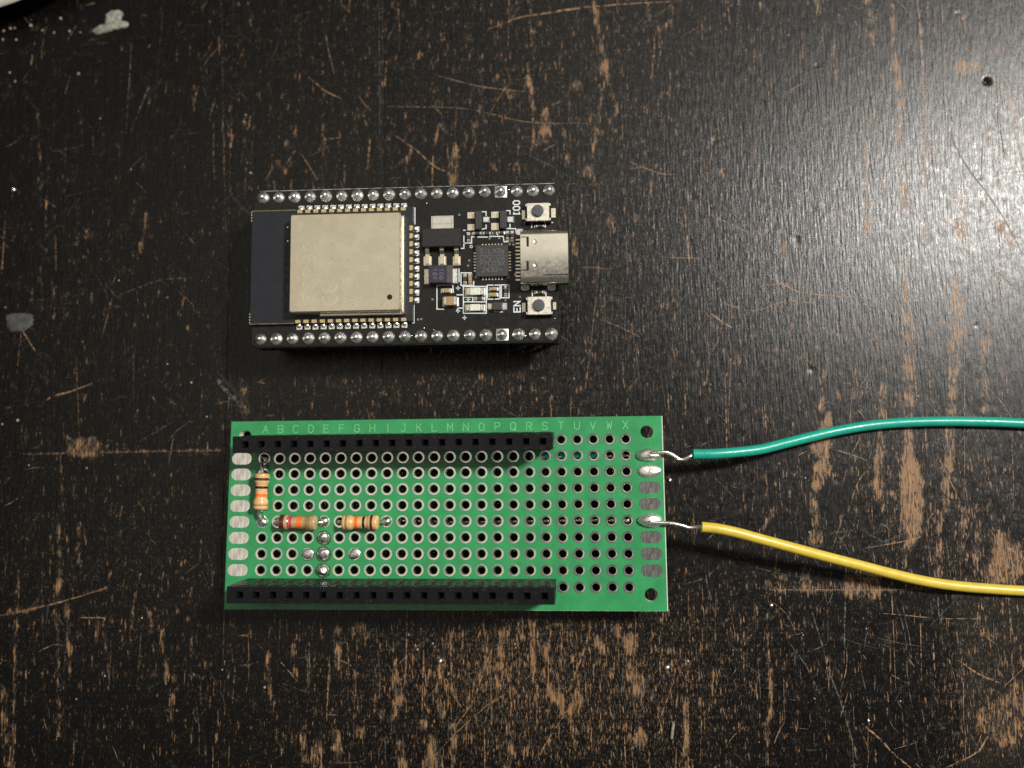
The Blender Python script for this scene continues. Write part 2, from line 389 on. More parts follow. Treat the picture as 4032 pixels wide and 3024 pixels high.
# worn streaks down to the wood, measured on the photograph: ninth, [(x, y, half width)], strength
STREAKS = [
 (R2c, [(1440, 0, 14), (1435, 150, 16), (1450, 260, 14), (1450, 430, 32), (1450, 580, 20), (1465, 800, 24), (1465, 1010, 30)], .50),
 (R2c, [(1465, 1130, 20), (1465, 1300, 38), (1480, 1420, 60), (1485, 1600, 68), (1480, 1700, 60)], .60),
 (B2, [(1480, 0, 68), (1480, 100, 60), (1490, 180, 30), (1440, 240, 16), (1440, 350, 12)], .55),
 (R2c, [(1770, 90, 10), (1770, 240, 24), (1770, 330, 40), (1790, 490, 46)], .50),
 (R2c, [(1765, 580, 40), (1765, 700, 34), (1750, 850, 26), (1740, 1030, 24)], .48),
 (R2c, [(1735, 1130, 30), (1725, 1330, 30), (1700, 1480, 24), (1710, 1659, 20)], .46),
 (R2c, [(1960, 520, 28), (1955, 700, 24), (1955, 850, 18), (1950, 1000, 14)], .42),
 (R2c, [(1300, 850, 22), (1300, 980, 24), (1280, 1080, 14), (1275, 1180, 16), (1270, 1400, 30), (1265, 1500, 34), (1300, 1640, 12)], .48),
 (R2c, [(905, 920, 10), (900, 990, 20)], .55), (R2c, [(950, 1020, 12), (930, 1130, 44), (890, 1220, 56), (920, 1290, 30)], .62),
 (R2c, [(900, 1400, 56), (880, 1450, 34), (870, 1530, 24)], .65), (R2c, [(840, 1560, 18), (860, 1659, 30)], .55),
 (B2, [(860, 0, 30), (850, 120, 20), (860, 180, 40), (860, 240, 20)], .55), (B2, [(580, 10, 16), (510, 120, 8)], .5),
 (B2, [(2050, 130, 10), (2070, 250, 70), (2120, 330, 90), (2020, 400, 60)], .62), (B2, [(1830, 0, 26), (1820, 120, 22), (1800, 330, 10)], .48),
 (B2, [(1915, 90, 20), (1910, 250, 16), (1900, 400, 14)], .45), (B2, [(1660, 0, 14), (1660, 200, 14), (1660, 330, 30), (1650, 400, 26)], .45),
 (B2, [(550, 450, 20), (560, 480, 22)], .55), (B2, [(650, 440, 26), (650, 480, 28)], .6), (B2, [(790, 380, 20), (800, 470, 44)], .55),
 (B2, [(1090, 470, 60), (1230, 480, 60)], .5), (B2, [(540, 480, 20), (900, 488, 20), (1500, 480, 20), (2212, 440, 26)], .42),
 (B2, [(550, 660, 6), (550, 900, 6), (565, 1080, 12), (575, 1250, 8), (545, 1420, 16), (545, 1640, 6)], .48),
 (B2, [(20, 1250, 14), (20, 1659, 20)], .55), (B2, [(1080, 1240, 6), (1070, 1400, 14), (1130, 1600, 5)], .42),
 (B2, [(2180, 1150, 40), (2120, 1250, 60), (1960, 1350, 50), (2120, 1500, 50), (2212, 1300, 60)], .30),
 (B2, [(1640, 560, 5), (2212, 1659, 5)], .0),
 (T2, [(1200, 0, 14), (1230, 160, 18), (1235, 280, 12)], .45), (T2, [(1360, 40, 12), (1365, 280, 16), (1400, 560, 22), (1410, 720, 24), (1400, 900, 14), (1420, 1080, 12), (1430, 1250, 22), (1435, 1340, 22)], .46),
 (T2, [(970, 260, 8), (1000, 560, 10)], .4), (T2, [(1185, 740, 12), (1185, 900, 14), (1190, 1500, 28), (1210, 1400, 28)], .36), (T2, [(1300, 1050, 16), (1290, 1200, 14)], .38),
 (T2, [(1800, 440, 34), (1930, 430, 16)], .40), (T2, [(1810, 1300, 24), (1790, 1560, 40)], .38), (T2, [(870, 10, 14), (890, 100, 10)], .45),
 (T2, [(2080, 1480, 50), (2130, 1560, 40)], .36), (T2, [(650, 1590, 24)], .5), (T2, [(995, 1380, 10), (1000, 1480, 8)], .5), (T2, [(500, 20, 8), (510, 100, 8)], .45),
 (T1, [(1640, 20, 12), (1655, 150, 18), (1690, 320, 14), (1710, 400, 22), (1700, 480, 22)], .60), (T1, [(1705, 520, 6), (1680, 680, 6), (1650, 850, 10), (1625, 1020, 7)], .48),
 (T1, [(1720, 480, 8), (1760, 620, 8), (1785, 720, 12), (1740, 800, 6), (1780, 850, 6)], .45),
 (T1, [(1205, 410, 5), (1220, 560, 22), (1240, 660, 9), (1245, 800, 8), (1245, 920, 10), (1225, 980, 6)], .58), (T1, [(1330, 710, 12), (1320, 790, 36), (1320, 880, 34), (1270, 930, 14)], .60),
 (T1, [(735, 930, 10), (740, 1020, 26), (715, 1080, 26), (720, 1180, 24)], .58), (T1, [(460, 950, 10), (430, 1030, 14), (330, 1090, 8)], .45), (T1, [(1225, 0, 6), (1225, 110, 8), (1235, 330, 4)], .48),
 (T1, [(640, 800, 14), (610, 900, 9), (610, 950, 6)], .45), (T1, [(660, 820, 16), (680, 870, 8)], .42), (T1, [(880, 760, 10), (850, 830, 10), (870, 900, 7), (840, 1000, 5)], .42),
 (T1, [(510, 350, 12), (470, 410, 12)], .50), (T1, [(490, 210, 8), (460, 300, 8)], .42), (T1, [(1140, 1040, 8), (1150, 1100, 8)], .48), (T1, [(1470, 1020, 16), (1460, 1070, 10)], .5),
 (T1, [(1530, 560, 30)], .42), (T1, [(2000, 1190, 14), (2010, 1260, 10)], .5), (T1, [(1600, 1110, 26)], .45), (T1, [(1910, 1410, 18)], .5), (T1, [(1740, 1440, 36), (1770, 1490, 12)], .42), (T1, [(1520, 1560, 16), (1520, 1640, 14)], .5),
 (T1, [(1145, 185, 12)], .5), (T1, [(1980, 30, 10), (1985, 80, 8)], .42), (T1, [(2060, 200, 14), (2140, 130, 8)], .4), (T1, [(1820, 230, 8)], .5),
 (T0, [(245, 740, 4), (255, 950, 7), (270, 1150, 8), (265, 1350, 7)], .50), (T0, [(320, 940, 5), (315, 1180, 8), (300, 1330, 8), (295, 1500, 14)], .50), (T0, [(950, 1400, 18), (930, 1500, 14), (905, 1640, 10)], .48),
 (T0, [(745, 910, 7), (740, 960, 6)], .55), (T0, [(1285, 350, 7), (1290, 390, 8)], .55), (T0, [(560, 1490, 10)], .5), (T0, [(510, 480, 8)], .5), (T0, [(1500, 880, 12), (1490, 960, 5)], .42), (T0, [(240, 1570, 6), (300, 1620, 6)], .45), (T0, [(490, 1580, 10)], .5),
 (T0, [(1780, 1000, 18), (1830, 1100, 14), (1890, 1060, 14), (1850, 920, 12)], .30), (T0, [(1900, 780, 10), (1910, 900, 14)], .3), (T0, [(2100, 750, 10), (2090, 1150, 14)], .36), (T0, [(1590, 740, 5), (1570, 1050, 5)], .46), (T0, [(2080, 660, 12)], .45),
 (R0, [(440, 250, 16), (430, 340, 24), (410, 420, 8)], .48), (R0, [(605, 230, 14), (580, 320, 10)], .52), (R0, [(345, 170, 6), (350, 400, 6)], .42), (R0, [(780, 280, 22)], .48), (R0, [(1030, 200, 10), (1025, 260, 6)], .46),
 (R0, [(1220, 470, 14)], .52), (R0, [(1200, 160, 6), (1170, 380, 6)], .4), (R0, [(275, 180, 6), (270, 370, 6)], .46), (R0, [(210, 210, 8), (205, 310, 8)], .44), (R0, [(555, 900, 10), (540, 960, 14)], .44), (R0, [(590, 830, 14)], .40), (R0, [(730, 1100, 18)], .42),
 (R0, [(430, 1170, 12), (480, 1240, 40), (600, 1240, 50)], .62), (R0, [(440, 1268, 8), (640, 1264, 7), (1440, 1256, 5)], .40), (R0, [(190, 1282, 4), (430, 1278, 4)], .40), (R0, [(390, 1290, 6), (400, 1500, 8), (410, 1659, 8)], .60),
 (R0, [(1370, 590, 12)], .42), (R0, [(1580, 880, 26), (1590, 1020, 30)], .40), (R0, [(360, 560, 6), (350, 990, 6)], .36), (R0, [(1000, 1560, 10)], .46), (R0, [(1085, 1580, 10)], .46), (R0, [(480, 1450, 10), (480, 1560, 12)], .36), (R0, [(170, 1180, 12)], .42),
 (B0, [(375, 20, 8), (390, 300, 12), (390, 430, 18), (370, 560, 12)], .52), (B0, [(430, 600, 12), (435, 800, 10), (455, 930, 14), (455, 1090, 6)], .56), (B0, [(350, 650, 16), (380, 800, 8), (375, 1150, 10), (385, 1450, 10)], .48), (B0, [(505, 200, 10), (515, 350, 10)], .46),
 (B0, [(330, 150, 8), (325, 260, 8)], .44), (B0, [(520, 90, 14), (510, 150, 10)], .46), (B0, [(300, 490, 10)], .5), (B0, [(640, 350, 10), (630, 420, 8)], .4), (B0, [(120, 380, 6), (115, 620, 7), (100, 900, 9), (90, 1250, 10), (85, 1659, 12)], .58),
 (B0, [(20, 1150, 26), (30, 1400, 30), (60, 1659, 26)], .34), (B0, [(60, 650, 18), (180, 630, 12), (350, 590, 6), (690, 490, 4)], .36), (B0, [(670, 720, 6), (690, 900, 8), (700, 1030, 7)], .46), (B0, [(620, 720, 6), (625, 850, 6)], .44), (B0, [(720, 700, 14)], .46),
 (B0, [(970, 660, 12), (980, 770, 16)], .56), (B0, [(1050, 780, 18), (1050, 900, 14)], .40), (B0, [(1080, 960, 14), (1075, 1100, 14)], .54), (B0, [(1240, 820, 10), (1240, 930, 10)], .5), (B0, [(1220, 690, 12)], .5), (B0, [(1245, 1060, 14), (1320, 1080, 8)], .42), (B0, [(1295, 1130, 4), (1305, 1300, 5)], .44), (B0, [(1130, 1040, 10), (1100, 1330, 24)], .38),
 (B0, [(1740, 920, 18), (1740, 1060, 14), (1755, 1220, 10), (1780, 1250, 12)], .52), (B0, [(2000, 860, 12), (2000, 1000, 12), (1995, 1160, 10)], .52), (B0, [(1900, 870, 16), (1910, 1060, 12)], .46), (B0, [(2190, 760, 24), (2190, 1000, 20)], .50), (B0, [(1960, 1450, 20), (1980, 1600, 22)], .52), (B0, [(2180, 1450, 30), (2190, 1600, 26)], .50), (B0, [(2060, 1500, 30), (2050, 1640, 40)], .42), (B0, [(1790, 1400, 6), (1790, 1500, 6)], .42),
 (B1, [(350, 960, 6), (350, 1080, 26), (380, 1200, 26), (330, 1330, 18)], .50), (B1, [(640, 950, 6), (640, 1020, 18), (640, 1060, 14)], .62), (B1, [(730, 1400, 22), (730, 1520, 18), (720, 1659, 8)], .56), (B1, [(590, 1480, 26), (580, 1640, 50)], .50), (B1, [(530, 1380, 24)], .46), (B1, [(640, 1230, 24), (660, 1320, 14)], .42),
 (B1, [(970, 950, 10), (950, 1050, 6)], .5), (B1, [(1240, 800, 14), (1240, 960, 14), (1240, 1060, 10)], .46), (B1, [(1050, 790, 26), (1030, 870, 14), (1030, 1000, 16)], .46), (B1, [(1110, 1430, 10), (1100, 1560, 14), (1080, 1659, 14)], .52), (B1, [(1350, 1150, 24), (1420, 1220, 26), (1430, 1300, 14)], .52), (B1, [(1940, 1400, 10), (1940, 1480, 40), (1945, 1540, 8)], .62),
 (B1, [(1660, 830, 20), (1690, 900, 20)], .44), (B1, [(1780, 770, 26), (1790, 830, 10)], .44), (B1, [(1870, 850, 44)], .42), (B1, [(1920, 1130, 50)], .40), (B1, [(1880, 1040, 40)], .40), (B1, [(100, 760, 40), (170, 800, 26)], .34), (B1, [(90, 1050, 8), (95, 1200, 6)], .5), (B1, [(380, 1530, 30), (400, 1659, 26)], .46), (B1, [(120, 1430, 30)], .42), (B1, [(260, 1320, 20)], .48), (B1, [(1030, 1500, 8), (1030, 1620, 6)], .44),
 (B1, [(1330, 860, 20), (1330, 960, 10)], .44), (B1, [(1530, 1200, 30), (1470, 1330, 12)], .42), (B1, [(1220, 690, 12), (1240, 800, 12)], .36), (B1, [(2120, 900, 14)], .46), (B1, [(2170, 540, 10)], .5),
]
# broad zones where the lacquer is thinner or fuller (2212 view): cx, cy, rx, ry, amount
ZONES = [(1798, 1073, 34, 36, -.45), (1300, 1480, 420, 210, .17), (1700, 1330, 230, 120, .02), (2130, 1470, 130, 230, .15), (1000, 1480, 260, 240, .08), (250, 1250, 220, 260, .05), (200, 650, 180, 200, .03),
         (1050, 840, 260, 60, .07), (1250, 200, 330, 330, .035), (650, 370, 120, 120, .02), (1900, 900, 330, 320, .06), (1600, 650, 300, 200, .045), (2050, 1100, 260, 160, .08), (2100, 300, 160, 330, .06), (180, 150, 320, 260, -.05), (700, 1560, 140, 160, .04), (1280, 480, 90, 260, .03)]
# long scratches as thin furrows, plus light on seam edges painted as grey lines: ninth, points, half width mm, tone (0 grey, 1 wood)
SCR_GLINT = [(T0, [(1438, 0), (1444, 500), (1452, 1000), (1470, 1659)], .055, 0), (R0, [(1470, 0), (1488, 500), (1500, 1040)], .05, 0), (R0, [(150, 1283), (800, 1272), (1440, 1262)], .06, 1), (B2, [(530, 500), (1000, 503), (1640, 500)], .06, 1), (R0, [(1405, 745), (1500, 850), (1625, 975)], .30, 2), (R0, [(1400, 790), (1480, 890), (1570, 975)], .55, 0), (R0, [(1590, 890), (1560, 850)], .35, 1), (T0, [(1490, 1255), (1560, 1330), (1640, 1410)], .22, 2), (T1, [(950, 190), (1150, 115), (1300, 90), (1640, 42), (2212, 5)], .16, 1), (T2, [(640, 945), (900, 790), (1200, 620), (1520, 455)], .22, 0), (T2, [(1520, 0), (1540, 200), (1560, 700), (1575, 1659)], .20, 1),
 (T2, [(2095, 520), (2140, 750), (2212, 1150)], .26, 1), (T2, [(1730, 860), (1830, 1060), (2000, 1290), (2100, 1450), (2212, 1659)], .13, 2), (T2, [(620, 880), (640, 1200), (850, 1420)], .10, 0), (T2, [(1630, 0), (1650, 300), (1640, 620)], .12, 0), (T2, [(1170, 290), (1080, 540)], .08, 0), (T2, [(1920, 95), (1700, 260)], .07, 0), (T2, [(2212, 0), (1930, 80)], .09, 1), (T2, [(180, 1390), (480, 1520), (620, 1430)], .10, 1),
 (T1, [(300, 690), (800, 705), (1200, 790), (1590, 800)], .08, 1), (T1, [(350, 880), (480, 970), (600, 1075), (690, 1115)], .13, 1), (T1, [(620, 490), (900, 560), (1190, 595)], .09, 1), (T1, [(245, 0), (248, 600), (250, 1100)], .07, 0), (T1, [(2100, 150), (1950, 320)], .09, 0), (T1, [(1870, 1050), (2050, 1120), (2170, 1132)], .09, 1),
 (T0, [(970, 550), (930, 650), (850, 850)], .14, 0), (T0, [(2000, 500), (2110, 590), (2212, 640)], .15, 1), (T0, [(1860, 1060), (1930, 980), (2060, 1170)], .10, 1), (T0, [(2212, 890), (2080, 910)], .12, 1), (T0, [(2150, 940), (2010, 1010)], .08, 1), (T0, [(1540, 200), (1680, 320)], .05, 0), (T0, [(420, 1275), (640, 1220)], .07, 0), (T0, [(130, 80), (190, 150), (235, 205)], .08, 0),
 (R0, [(1250, 140), (1050, 155), (900, 205), (780, 250)], .10, 0), (R0, [(110, 435), (170, 520), (230, 620)], .13, 1), (R0, [(600, 825), (450, 880), (340, 910), (300, 940)], .15, 1), (R0, [(250, 720), (160, 970)], .06, 0), (R0, [(120, 530), (70, 620)], .06, 0), (R0, [(1250, 1060), (1150, 1130), (1090, 1200)], .12, 0), (R0, [(520, 110), (590, 150)], .06, 0), (R0, [(1250, 860), (1180, 950)], .06, 0), (R0, [(1730, 790), (1640, 830)], .06, 1),
 (B0, [(0, 670), (200, 630), (420, 575), (700, 490)], .12, 1), (B0, [(510, 685), (670, 687), (665, 720)], .12, 1), (B0, [(300, 1120), (190, 1210)], .07, 0), (B0, [(940, 1045), (890, 1085)], .08, 0), (B0, [(250, 905), (350, 860), (430, 870)], .08, 1), (B0, [(1345, 250), (1365, 340), (1385, 520)], .08, 0), (B0, [(1290, 330), (1200, 400)], .08, 1), (B0, [(1800, 950), (1890, 1050), (1930, 1100)], .1, 1), (B0, [(1830, 1110), (2000, 1170)], .09, 1), (B0, [(1320, 1370), (1335, 1640)], .06, 0),
 (B1, [(740, 690), (720, 800), (690, 880)], .10, 1), (B1, [(980, 880), (930, 1000), (850, 1230), (740, 1390)], .14, 1), (B1, [(680, 1080), (740, 1210), (800, 1290)], .12, 1), (B1, [(620, 1080), (580, 1150)], .08, 1), (B1, [(1060, 1180), (960, 1260), (930, 1400), (930, 1659)], .12, 1), (B1, [(1620, 740), (1560, 930), (1470, 1160)], .12, 1), (B1, [(1500, 1230), (1350, 1460), (1260, 1620)], .12, 1), (B1, [(1390, 1040), (1430, 1200)], .12, 1), (B1, [(0, 960), (80, 1020), (95, 1200)], .1, 1), (B1, [(840, 895), (1060, 850), (1480, 750)], .06, 0), (B1, [(770, 1060), (880, 1035)], .1, 1), (B1, [(1520, 760), (1535, 900)], .07, 1), (B1, [(280, 1450), (240, 1560)], .08, 1),
 (R2c, [(500, 195), (640, 185), (760, 235), (980, 260), (1280, 280)], .13, 1), (R2c, [(540, 115), (640, 180), (730, 150)], .12, 1), (R2c, [(180, 370), (260, 430), (320, 465)], .16, 1), (R2c, [(1120, 560), (1250, 545), (1400, 590), (1500, 660), (1540, 750)], .09, 0), (R2c, [(1635, 465), (1780, 600), (1920, 720)], .12, 0), (R2c, [(580, 0), (620, 300), (660, 710)], .10, 0), (R2c, [(800, 960), (815, 1150)], .08, 0), (R2c, [(840, 800), (880, 960)], .09, 0), (R2c, [(1010, 815), (1220, 860)], .08, 1), (R2c, [(1480, 600), (1720, 680), (1900, 780)], .08, 0), (R2c, [(1900, 790), (2050, 930), (2140, 1060)], .08, 1), (R2c, [(940, 1240), (1100, 1290), (1230, 1340)], .12, 1), (R2c, [(1040, 1170), (1250, 1265)], .08, 0), (R2c, [(1300, 1180), (1440, 1215)], .08, 0), (R2c, [(1560, 1220), (1700, 1170)], .09, 0), (R2c, [(0, 1240), (120, 1220), (200, 1195)], .08, 0), (R2c, [(210, 1440), (330, 1560)], .10, 0), (R2c, [(1070, 1659), (1130, 1480), (1180, 1400)], .09, 1), (R2c, [(860, 400), (1000, 435)], .12, 0), (R2c, [(390, 800), (410, 1130)], .08, 0), (R2c, [(480, 1250), (490, 1659)], .08, 0), (R2c, [(540, 870), (760, 935)], .06, 0), (R2c, [(200, 280), (450, 355), (700, 290), (940, 335)], .09, 1),
 (B2, [(140, 370), (180, 560), (215, 690)], .14, 0), (B2, [(800, 520), (840, 650), (900, 850), (960, 1060), (1040, 1280), (1140, 1640)], .12, 0), (B2, [(700, 860), (800, 1000), (890, 1180)], .13, 0), (B2, [(380, 970), (545, 1080)], .13, 0), (B2, [(920, 550), (850, 640)], .08, 0), (B2, [(660, 730), (770, 770)], .12, 1), (B2, [(1160, 1370), (1290, 1480), (1360, 1560), (1480, 1659)], .17, 1), (B2, [(1360, 1540), (1520, 1490)], .11, 1), (B2, [(1250, 840), (1400, 900)], .12, 0), (B2, [(1370, 560), (1440, 800), (1460, 1100), (1500, 1330)], .08, 0), (B2, [(1780, 960), (1920, 1050), (2060, 1110)], .14, 1), (B2, [(2212, 1010), (2080, 1130)], .14, 1), (B2, [(1180, 235), (1480, 180), (1560, 150)], .10, 1), (B2, [(1480, 240), (1700, 230)], .07, 0), (B2, [(1040, 20), (970, 240)], .10, 1), (B2, [(730, 0), (750, 200)], .12, 0), (B2, [(1100, 260), (1040, 0)], .07, 0), (B2, [(0, 470), (130, 430), (240, 350)], .09, 0), (B2, [(130, 640), (210, 830)], .08, 0), (B2, [(1660, 690), (1900, 690), (1930, 680)], .09, 1), (B2, [(150, 1210), (370, 1330)], .06, 0), (B2, [(1700, 1659), (1900, 1560), (1980, 1450)], .16, 1)]
DENTS = [(T2, 1975, 525, .80, 5.0), (T2, 1780, 90, .5, .5), (T2, 1925, 1150, .45, .5), (T2, 1970, 1380, .45, .4), (T2, 210, 910, .9, .5), (T2, 265, 1110, .7, .5), (T2, 65, 1275, 1.0, .5), (T2, 740, 1550, .9, .5), (T2, 850, 1360, .4, .4), (T1, 1980, 150, .7, .35), (T1, 2090, 620, .8, .35), (T1, 1985, 1000, .8, .5), (R2c, 835, 735, .8, .6), (R2c, 1000, 1450, .9, .5), (R2c, 1900, 450, .5, .4), (T2, 870, 425, .5, .4), (B2, 1470, 950, .5, .3)]

def streak_field(U, V):
    W = np.full(U.shape, -.02)
    W += -.085 * (1 - np.clip((U - 250) / 650, 0, 1)) * (1 - np.clip((V - 850) / 500, 0, 1) * .75)
    for cx, cy, rx, ry, a in ZONES:
        W += a * np.exp(-1.2 * (((U - cx) / rx) ** 2 + ((V - cy) / ry) ** 2) ** 1.5)
    best = np.zeros(U.shape)
    for fn, pts, amp in STREAKS:
        P = np.array([fn(x, y) + (h / 3.0,) for x, y, h in pts])
        if len(P) == 1: P = np.vstack([P, P + [[0, 1, 0]]])
        pad = P[:, 2].max() * 3 + 10
        sel = (U > P[:, 0].min() - pad) & (U < P[:, 0].max() + pad) & (V > P[:, 1].min() - pad * 1.5) & (V < P[:, 1].max() + pad * 1.5)
        if not sel.any(): continue
        u = U[sel]; v = V[sel]; f = np.zeros(u.shape)
        for k in range(len(P) - 1):
            a, b = P[k], P[k + 1]; d = b[:2] - a[:2]; l2 = d @ d + 1e-9
            t = np.clip(((u - a[0]) * d[0] + (v - a[1]) * d[1]) / l2, 0, 1)
            h = np.maximum(a[2] + (b[2] - a[2]) * t, 2.0); du = u - a[0] - t * d[0]; dv = (v - a[1] - t * d[1]) * .75
            r = np.sqrt(du * du + dv * dv) / h
            f = np.maximum(f, np.clip(1.45 - .75 * r * r, 0, 1.0))
        ph = (P[0, 0] * 1.7 + P[0, 1]) % 6.28
        if h.max() < 14: f = f * (.80 + .30 * np.sin(v / 9.0 + ph + 1.5 * np.sin(v / 31.0 + 2 * ph)))
        best[sel] = np.maximum(best[sel], f * amp * (.86 if fn is T2 else .70 if fn is R2c else .62))
    return W + best
def dents(X, Y):
    Z = np.zeros(X.shape); Wd = np.zeros(X.shape)
    for fn, x, y, r, d in DENTS:
        c = at2(*fn(x, y)); rr = ((X - c[0]) ** 2 + (Y - c[1]) ** 2) / r ** 2
        rr = rr / .36; Z -= d * .13 * np.exp(-(rr ** 1.5)); Wd += .22 * np.exp(-((np.sqrt(rr) - 1.3) / .4) ** 2)
    return Z, Wd

table = empty('table_top'); tag(table, 'worn black lacquered wooden table top with scratches down to brown wood', 'table', kind='structure')
xs_px = [-420, 42, 485, 825, 1240, 1652, 2035, 2420]
XB = [-190.0] + [at2(x, 950)[0] for x in xs_px[1:-1]] + [190.0]
YT, YB = 130.0, -165.0
joints = {1: [at2(300, 977)[1]], 5: [at2(1850, 1273)[1]], 3: [-52.0], 0: [-20.0], 6: [at2(2100, 1285)[1]], 2: [-95.0], 4: [90.0]}
def axis_pts(a, b, lo, hi, fine=.27, coarse=6.0):
    """fine steps inside the part the photograph shows, wide ones beyond"""
    f0, f1 = max(a, lo), min(b, hi); out = []
    if f0 >= f1: return np.linspace(a, b, max(2, int((b - a) / coarse)))
    if a < f0: out.append(np.linspace(a, f0, max(2, int((f0 - a) / coarse) + 1))[:-1])
    out.append(np.linspace(f0, f1, max(2, int((f1 - f0) / fine) + 1)))
    if b > f1: out.append(np.linspace(f1, b, max(2, int((b - f1) / coarse) + 1))[1:])
    return np.concatenate(out)
GAP = .010
TONES = {(5, 1): .0, (6, 1): .55, (6, 0): .1}
for ci in range(len(XB) - 1):
    ys = [YT] + sorted(joints.get(ci, []), reverse=True) + [YB]
    for ri in range(len(ys) - 1):
        x0, x1, y1, y0 = XB[ci] + (GAP if ci in (2, 3) else .001), XB[ci + 1] - (GAP if ci in (1, 2) else .001), ys[ri] - GAP, ys[ri + 1] + GAP
        gx = axis_pts(x0, x1, -80, 108); gy = axis_pts(y0, y1, -84, 57)
        gx = np.unique(np.concatenate([gx, [x0 + .09, x1 - .09]])); gy = np.unique(np.concatenate([gy, [y0 + .09, y1 - .09]]))
        X, Y = np.meshgrid(gx, gy); U, V = to_px(X, Y)
        W = streak_field(U, V); Z, Wd = dents(X, Y); W = W + Wd
        # only some glue lines have opened up
        big = 50.0; el = X - x0 if ci in (2, 3) else big; er = x1 - X if ci in (1, 2) else big
        edge = np.minimum(np.minimum(el, er), np.minimum(Y - y0, y1 - Y))
        W += .05 * np.exp(-(edge / .5) ** 2)
        hz = [0.0, .012, -.012, .006, .004, .002, .0][(ci * 3 + ri * 5) % 7] if ci < 3 else 0.0
        Z = Z + hz * .5 - .02 * np.clip(1 - edge / .09, 0, 1) - .008 * np.exp(-(edge / .4) ** 2)
        nx, ny = len(gx), len(gy)
        co = np.stack([X, Y, Z], -1).reshape(-1, 3) * MM
        # skirt so each stave has thickness
        ring = np.concatenate([np.arange(nx), nx * np.arange(1, ny) + nx - 1, nx * (ny - 1) + np.arange(nx - 2, -1, -1), nx * np.arange(ny - 2, 0, -1)])
        low = co[ring].copy(); low[:, 2] = -.020
        i = (np.arange(ny - 1)[:, None] * nx + np.arange(nx - 1)[None]).ravel()
        F = np.stack([i, i + 1, i + nx + 1, i + nx], -1)
        nr = len(ring); nb = len(co); k = np.arange(nr); kn = (k + 1) % nr
        F = np.concatenate([F, np.stack([nb + kn, nb + k, nb + nr + k, nb + nr + kn], -1)])
        co = np.concatenate([co, co[ring], low])
        me = bpy.data.meshes.new('stave'); me.vertices.add(len(co)); me.vertices.foreach_set('co', co.ravel().astype(np.float32))
        me.loops.add(F.size); me.loops.foreach_set('vertex_index', F.ravel().astype(np.int32))
        me.polygons.add(len(F)); me.polygons.foreach_set('loop_start', np.arange(0, F.size, 4, dtype=np.int32))
        me.update(calc_edges=True)
        smo = np.ones(len(F), bool); smo[-nr:] = False; me.polygons.foreach_set('use_smooth', smo)
        for nm, arr in (('wear', W.ravel()), ('tone', np.full(nx * ny, TONES.get((ci, ri), 0.05 * ((ci * 7 + ri * 3) % 3))))):
            a = me.attributes.new(nm, 'FLOAT', 'POINT'); buf = np.zeros(len(co), np.float32); buf[:nx * ny] = arr; a.data.foreach_set('value', buf)
        me.materials.append(M['table']); link('stave', me, table)
MB().box(-190, -165, -24, 190, 130, -20.5).build('table_core', M['table'], table)

# furrows: thin slivers of exposed wood or dulled lacquer, and seam highlights put in as grey
def furrow_material(name, c0, c1, cut):
    m, nt, bs = nodes(name)
    n1 = noise(nt, coords(nt, 1.4, 1.4), 1.0, 5, .7)
    L(nt, mix(nt, ramp(nt, n1, .35, .65), c0, c1), bs.inputs['Base Color']); bs.inputs['Roughness'].default_value = .5
    tr = N(nt, 'ShaderNodeBsdfTransparent'); mx = N(nt, 'ShaderNodeMixShader')
    L(nt, ramp(nt, noise(nt, coords(nt, 1.1, .9, off=(3, 9, 0)), 1.0, 6, .75), cut, cut + .09), mx.inputs[0])
    L(nt, tr.outputs[0], mx.inputs[1]); L(nt, bs.outputs[0], mx.inputs[2])
    L(nt, mx.outputs[0], nt.nodes['Material Output'].inputs['Surface'])
    return m
FM = [furrow_material('scratch_and_seam_glint', (.030, .028, .026), (.105, .099, .089), .44), furrow_material('wood_scratch', (.12, .070, .032), (.31, .185, .095), .43), furrow_material('dark_crack', (.004, .004, .004), (.012, .011, .010), .35)]
def furrow(mb, P, hw, z):
    P = smooth_path([(p[0], p[1], z) for p in P], 10); T = np.gradient(P, axis=0); T /= np.linalg.norm(T, axis=1)[:, None] + 1e-9
    n = len(P); t = np.linspace(0, 1, n); wv = hw * (.25 + .75 * np.sin(np.pi * np.clip(t, .02, .98)) ** .5) * (.55 + .9 * rng.random(n))
    q = np.stack([-T[:, 1], T[:, 0], np.zeros(n)], -1); jit = (rng.random(n) - .5)[:, None] * hw * .7 * q
    A = P + jit + q * wv[:, None]; B = P + jit - q * wv[:, None]
    mb.add(list(B) + list(A), [(i, i + 1, n + i + 1, n + i) for i in range(n - 1)])
fur = [MB(), MB(), MB()]; zf = .022
for fn, pts, hw, tone in SCR_GLINT:
    zf += .0002
    furrow(fur[tone], [at2(*fn(x, y)) for x, y in pts], hw * (.8 if tone < 2 else 1), zf)
for k in range(900):                                            # the many short scratches, mostly along the grain
    u, v = rng.random() * 2212, rng.random() * 1659
    if rng.random() > .35 + .65 * min(1, u / 1500): continue
    p = at2(u, v); a = rng.normal(math.pi / 2, .5) if rng.random() < .6 else rng.random() * math.pi
    l = rng.exponential(2.6) + .8; bend = rng.normal(0, .045) * l
    d = np.array((math.cos(a), math.sin(a))); q = np.array((-d[1], d[0]))
    zf += .00005
    furrow(fur[0 if rng.random() < .6 else 1], [p[:2] - d * l / 2, p[:2] + q * bend, p[:2] + d * l / 2], .022 + .045 * rng.random(), zf)
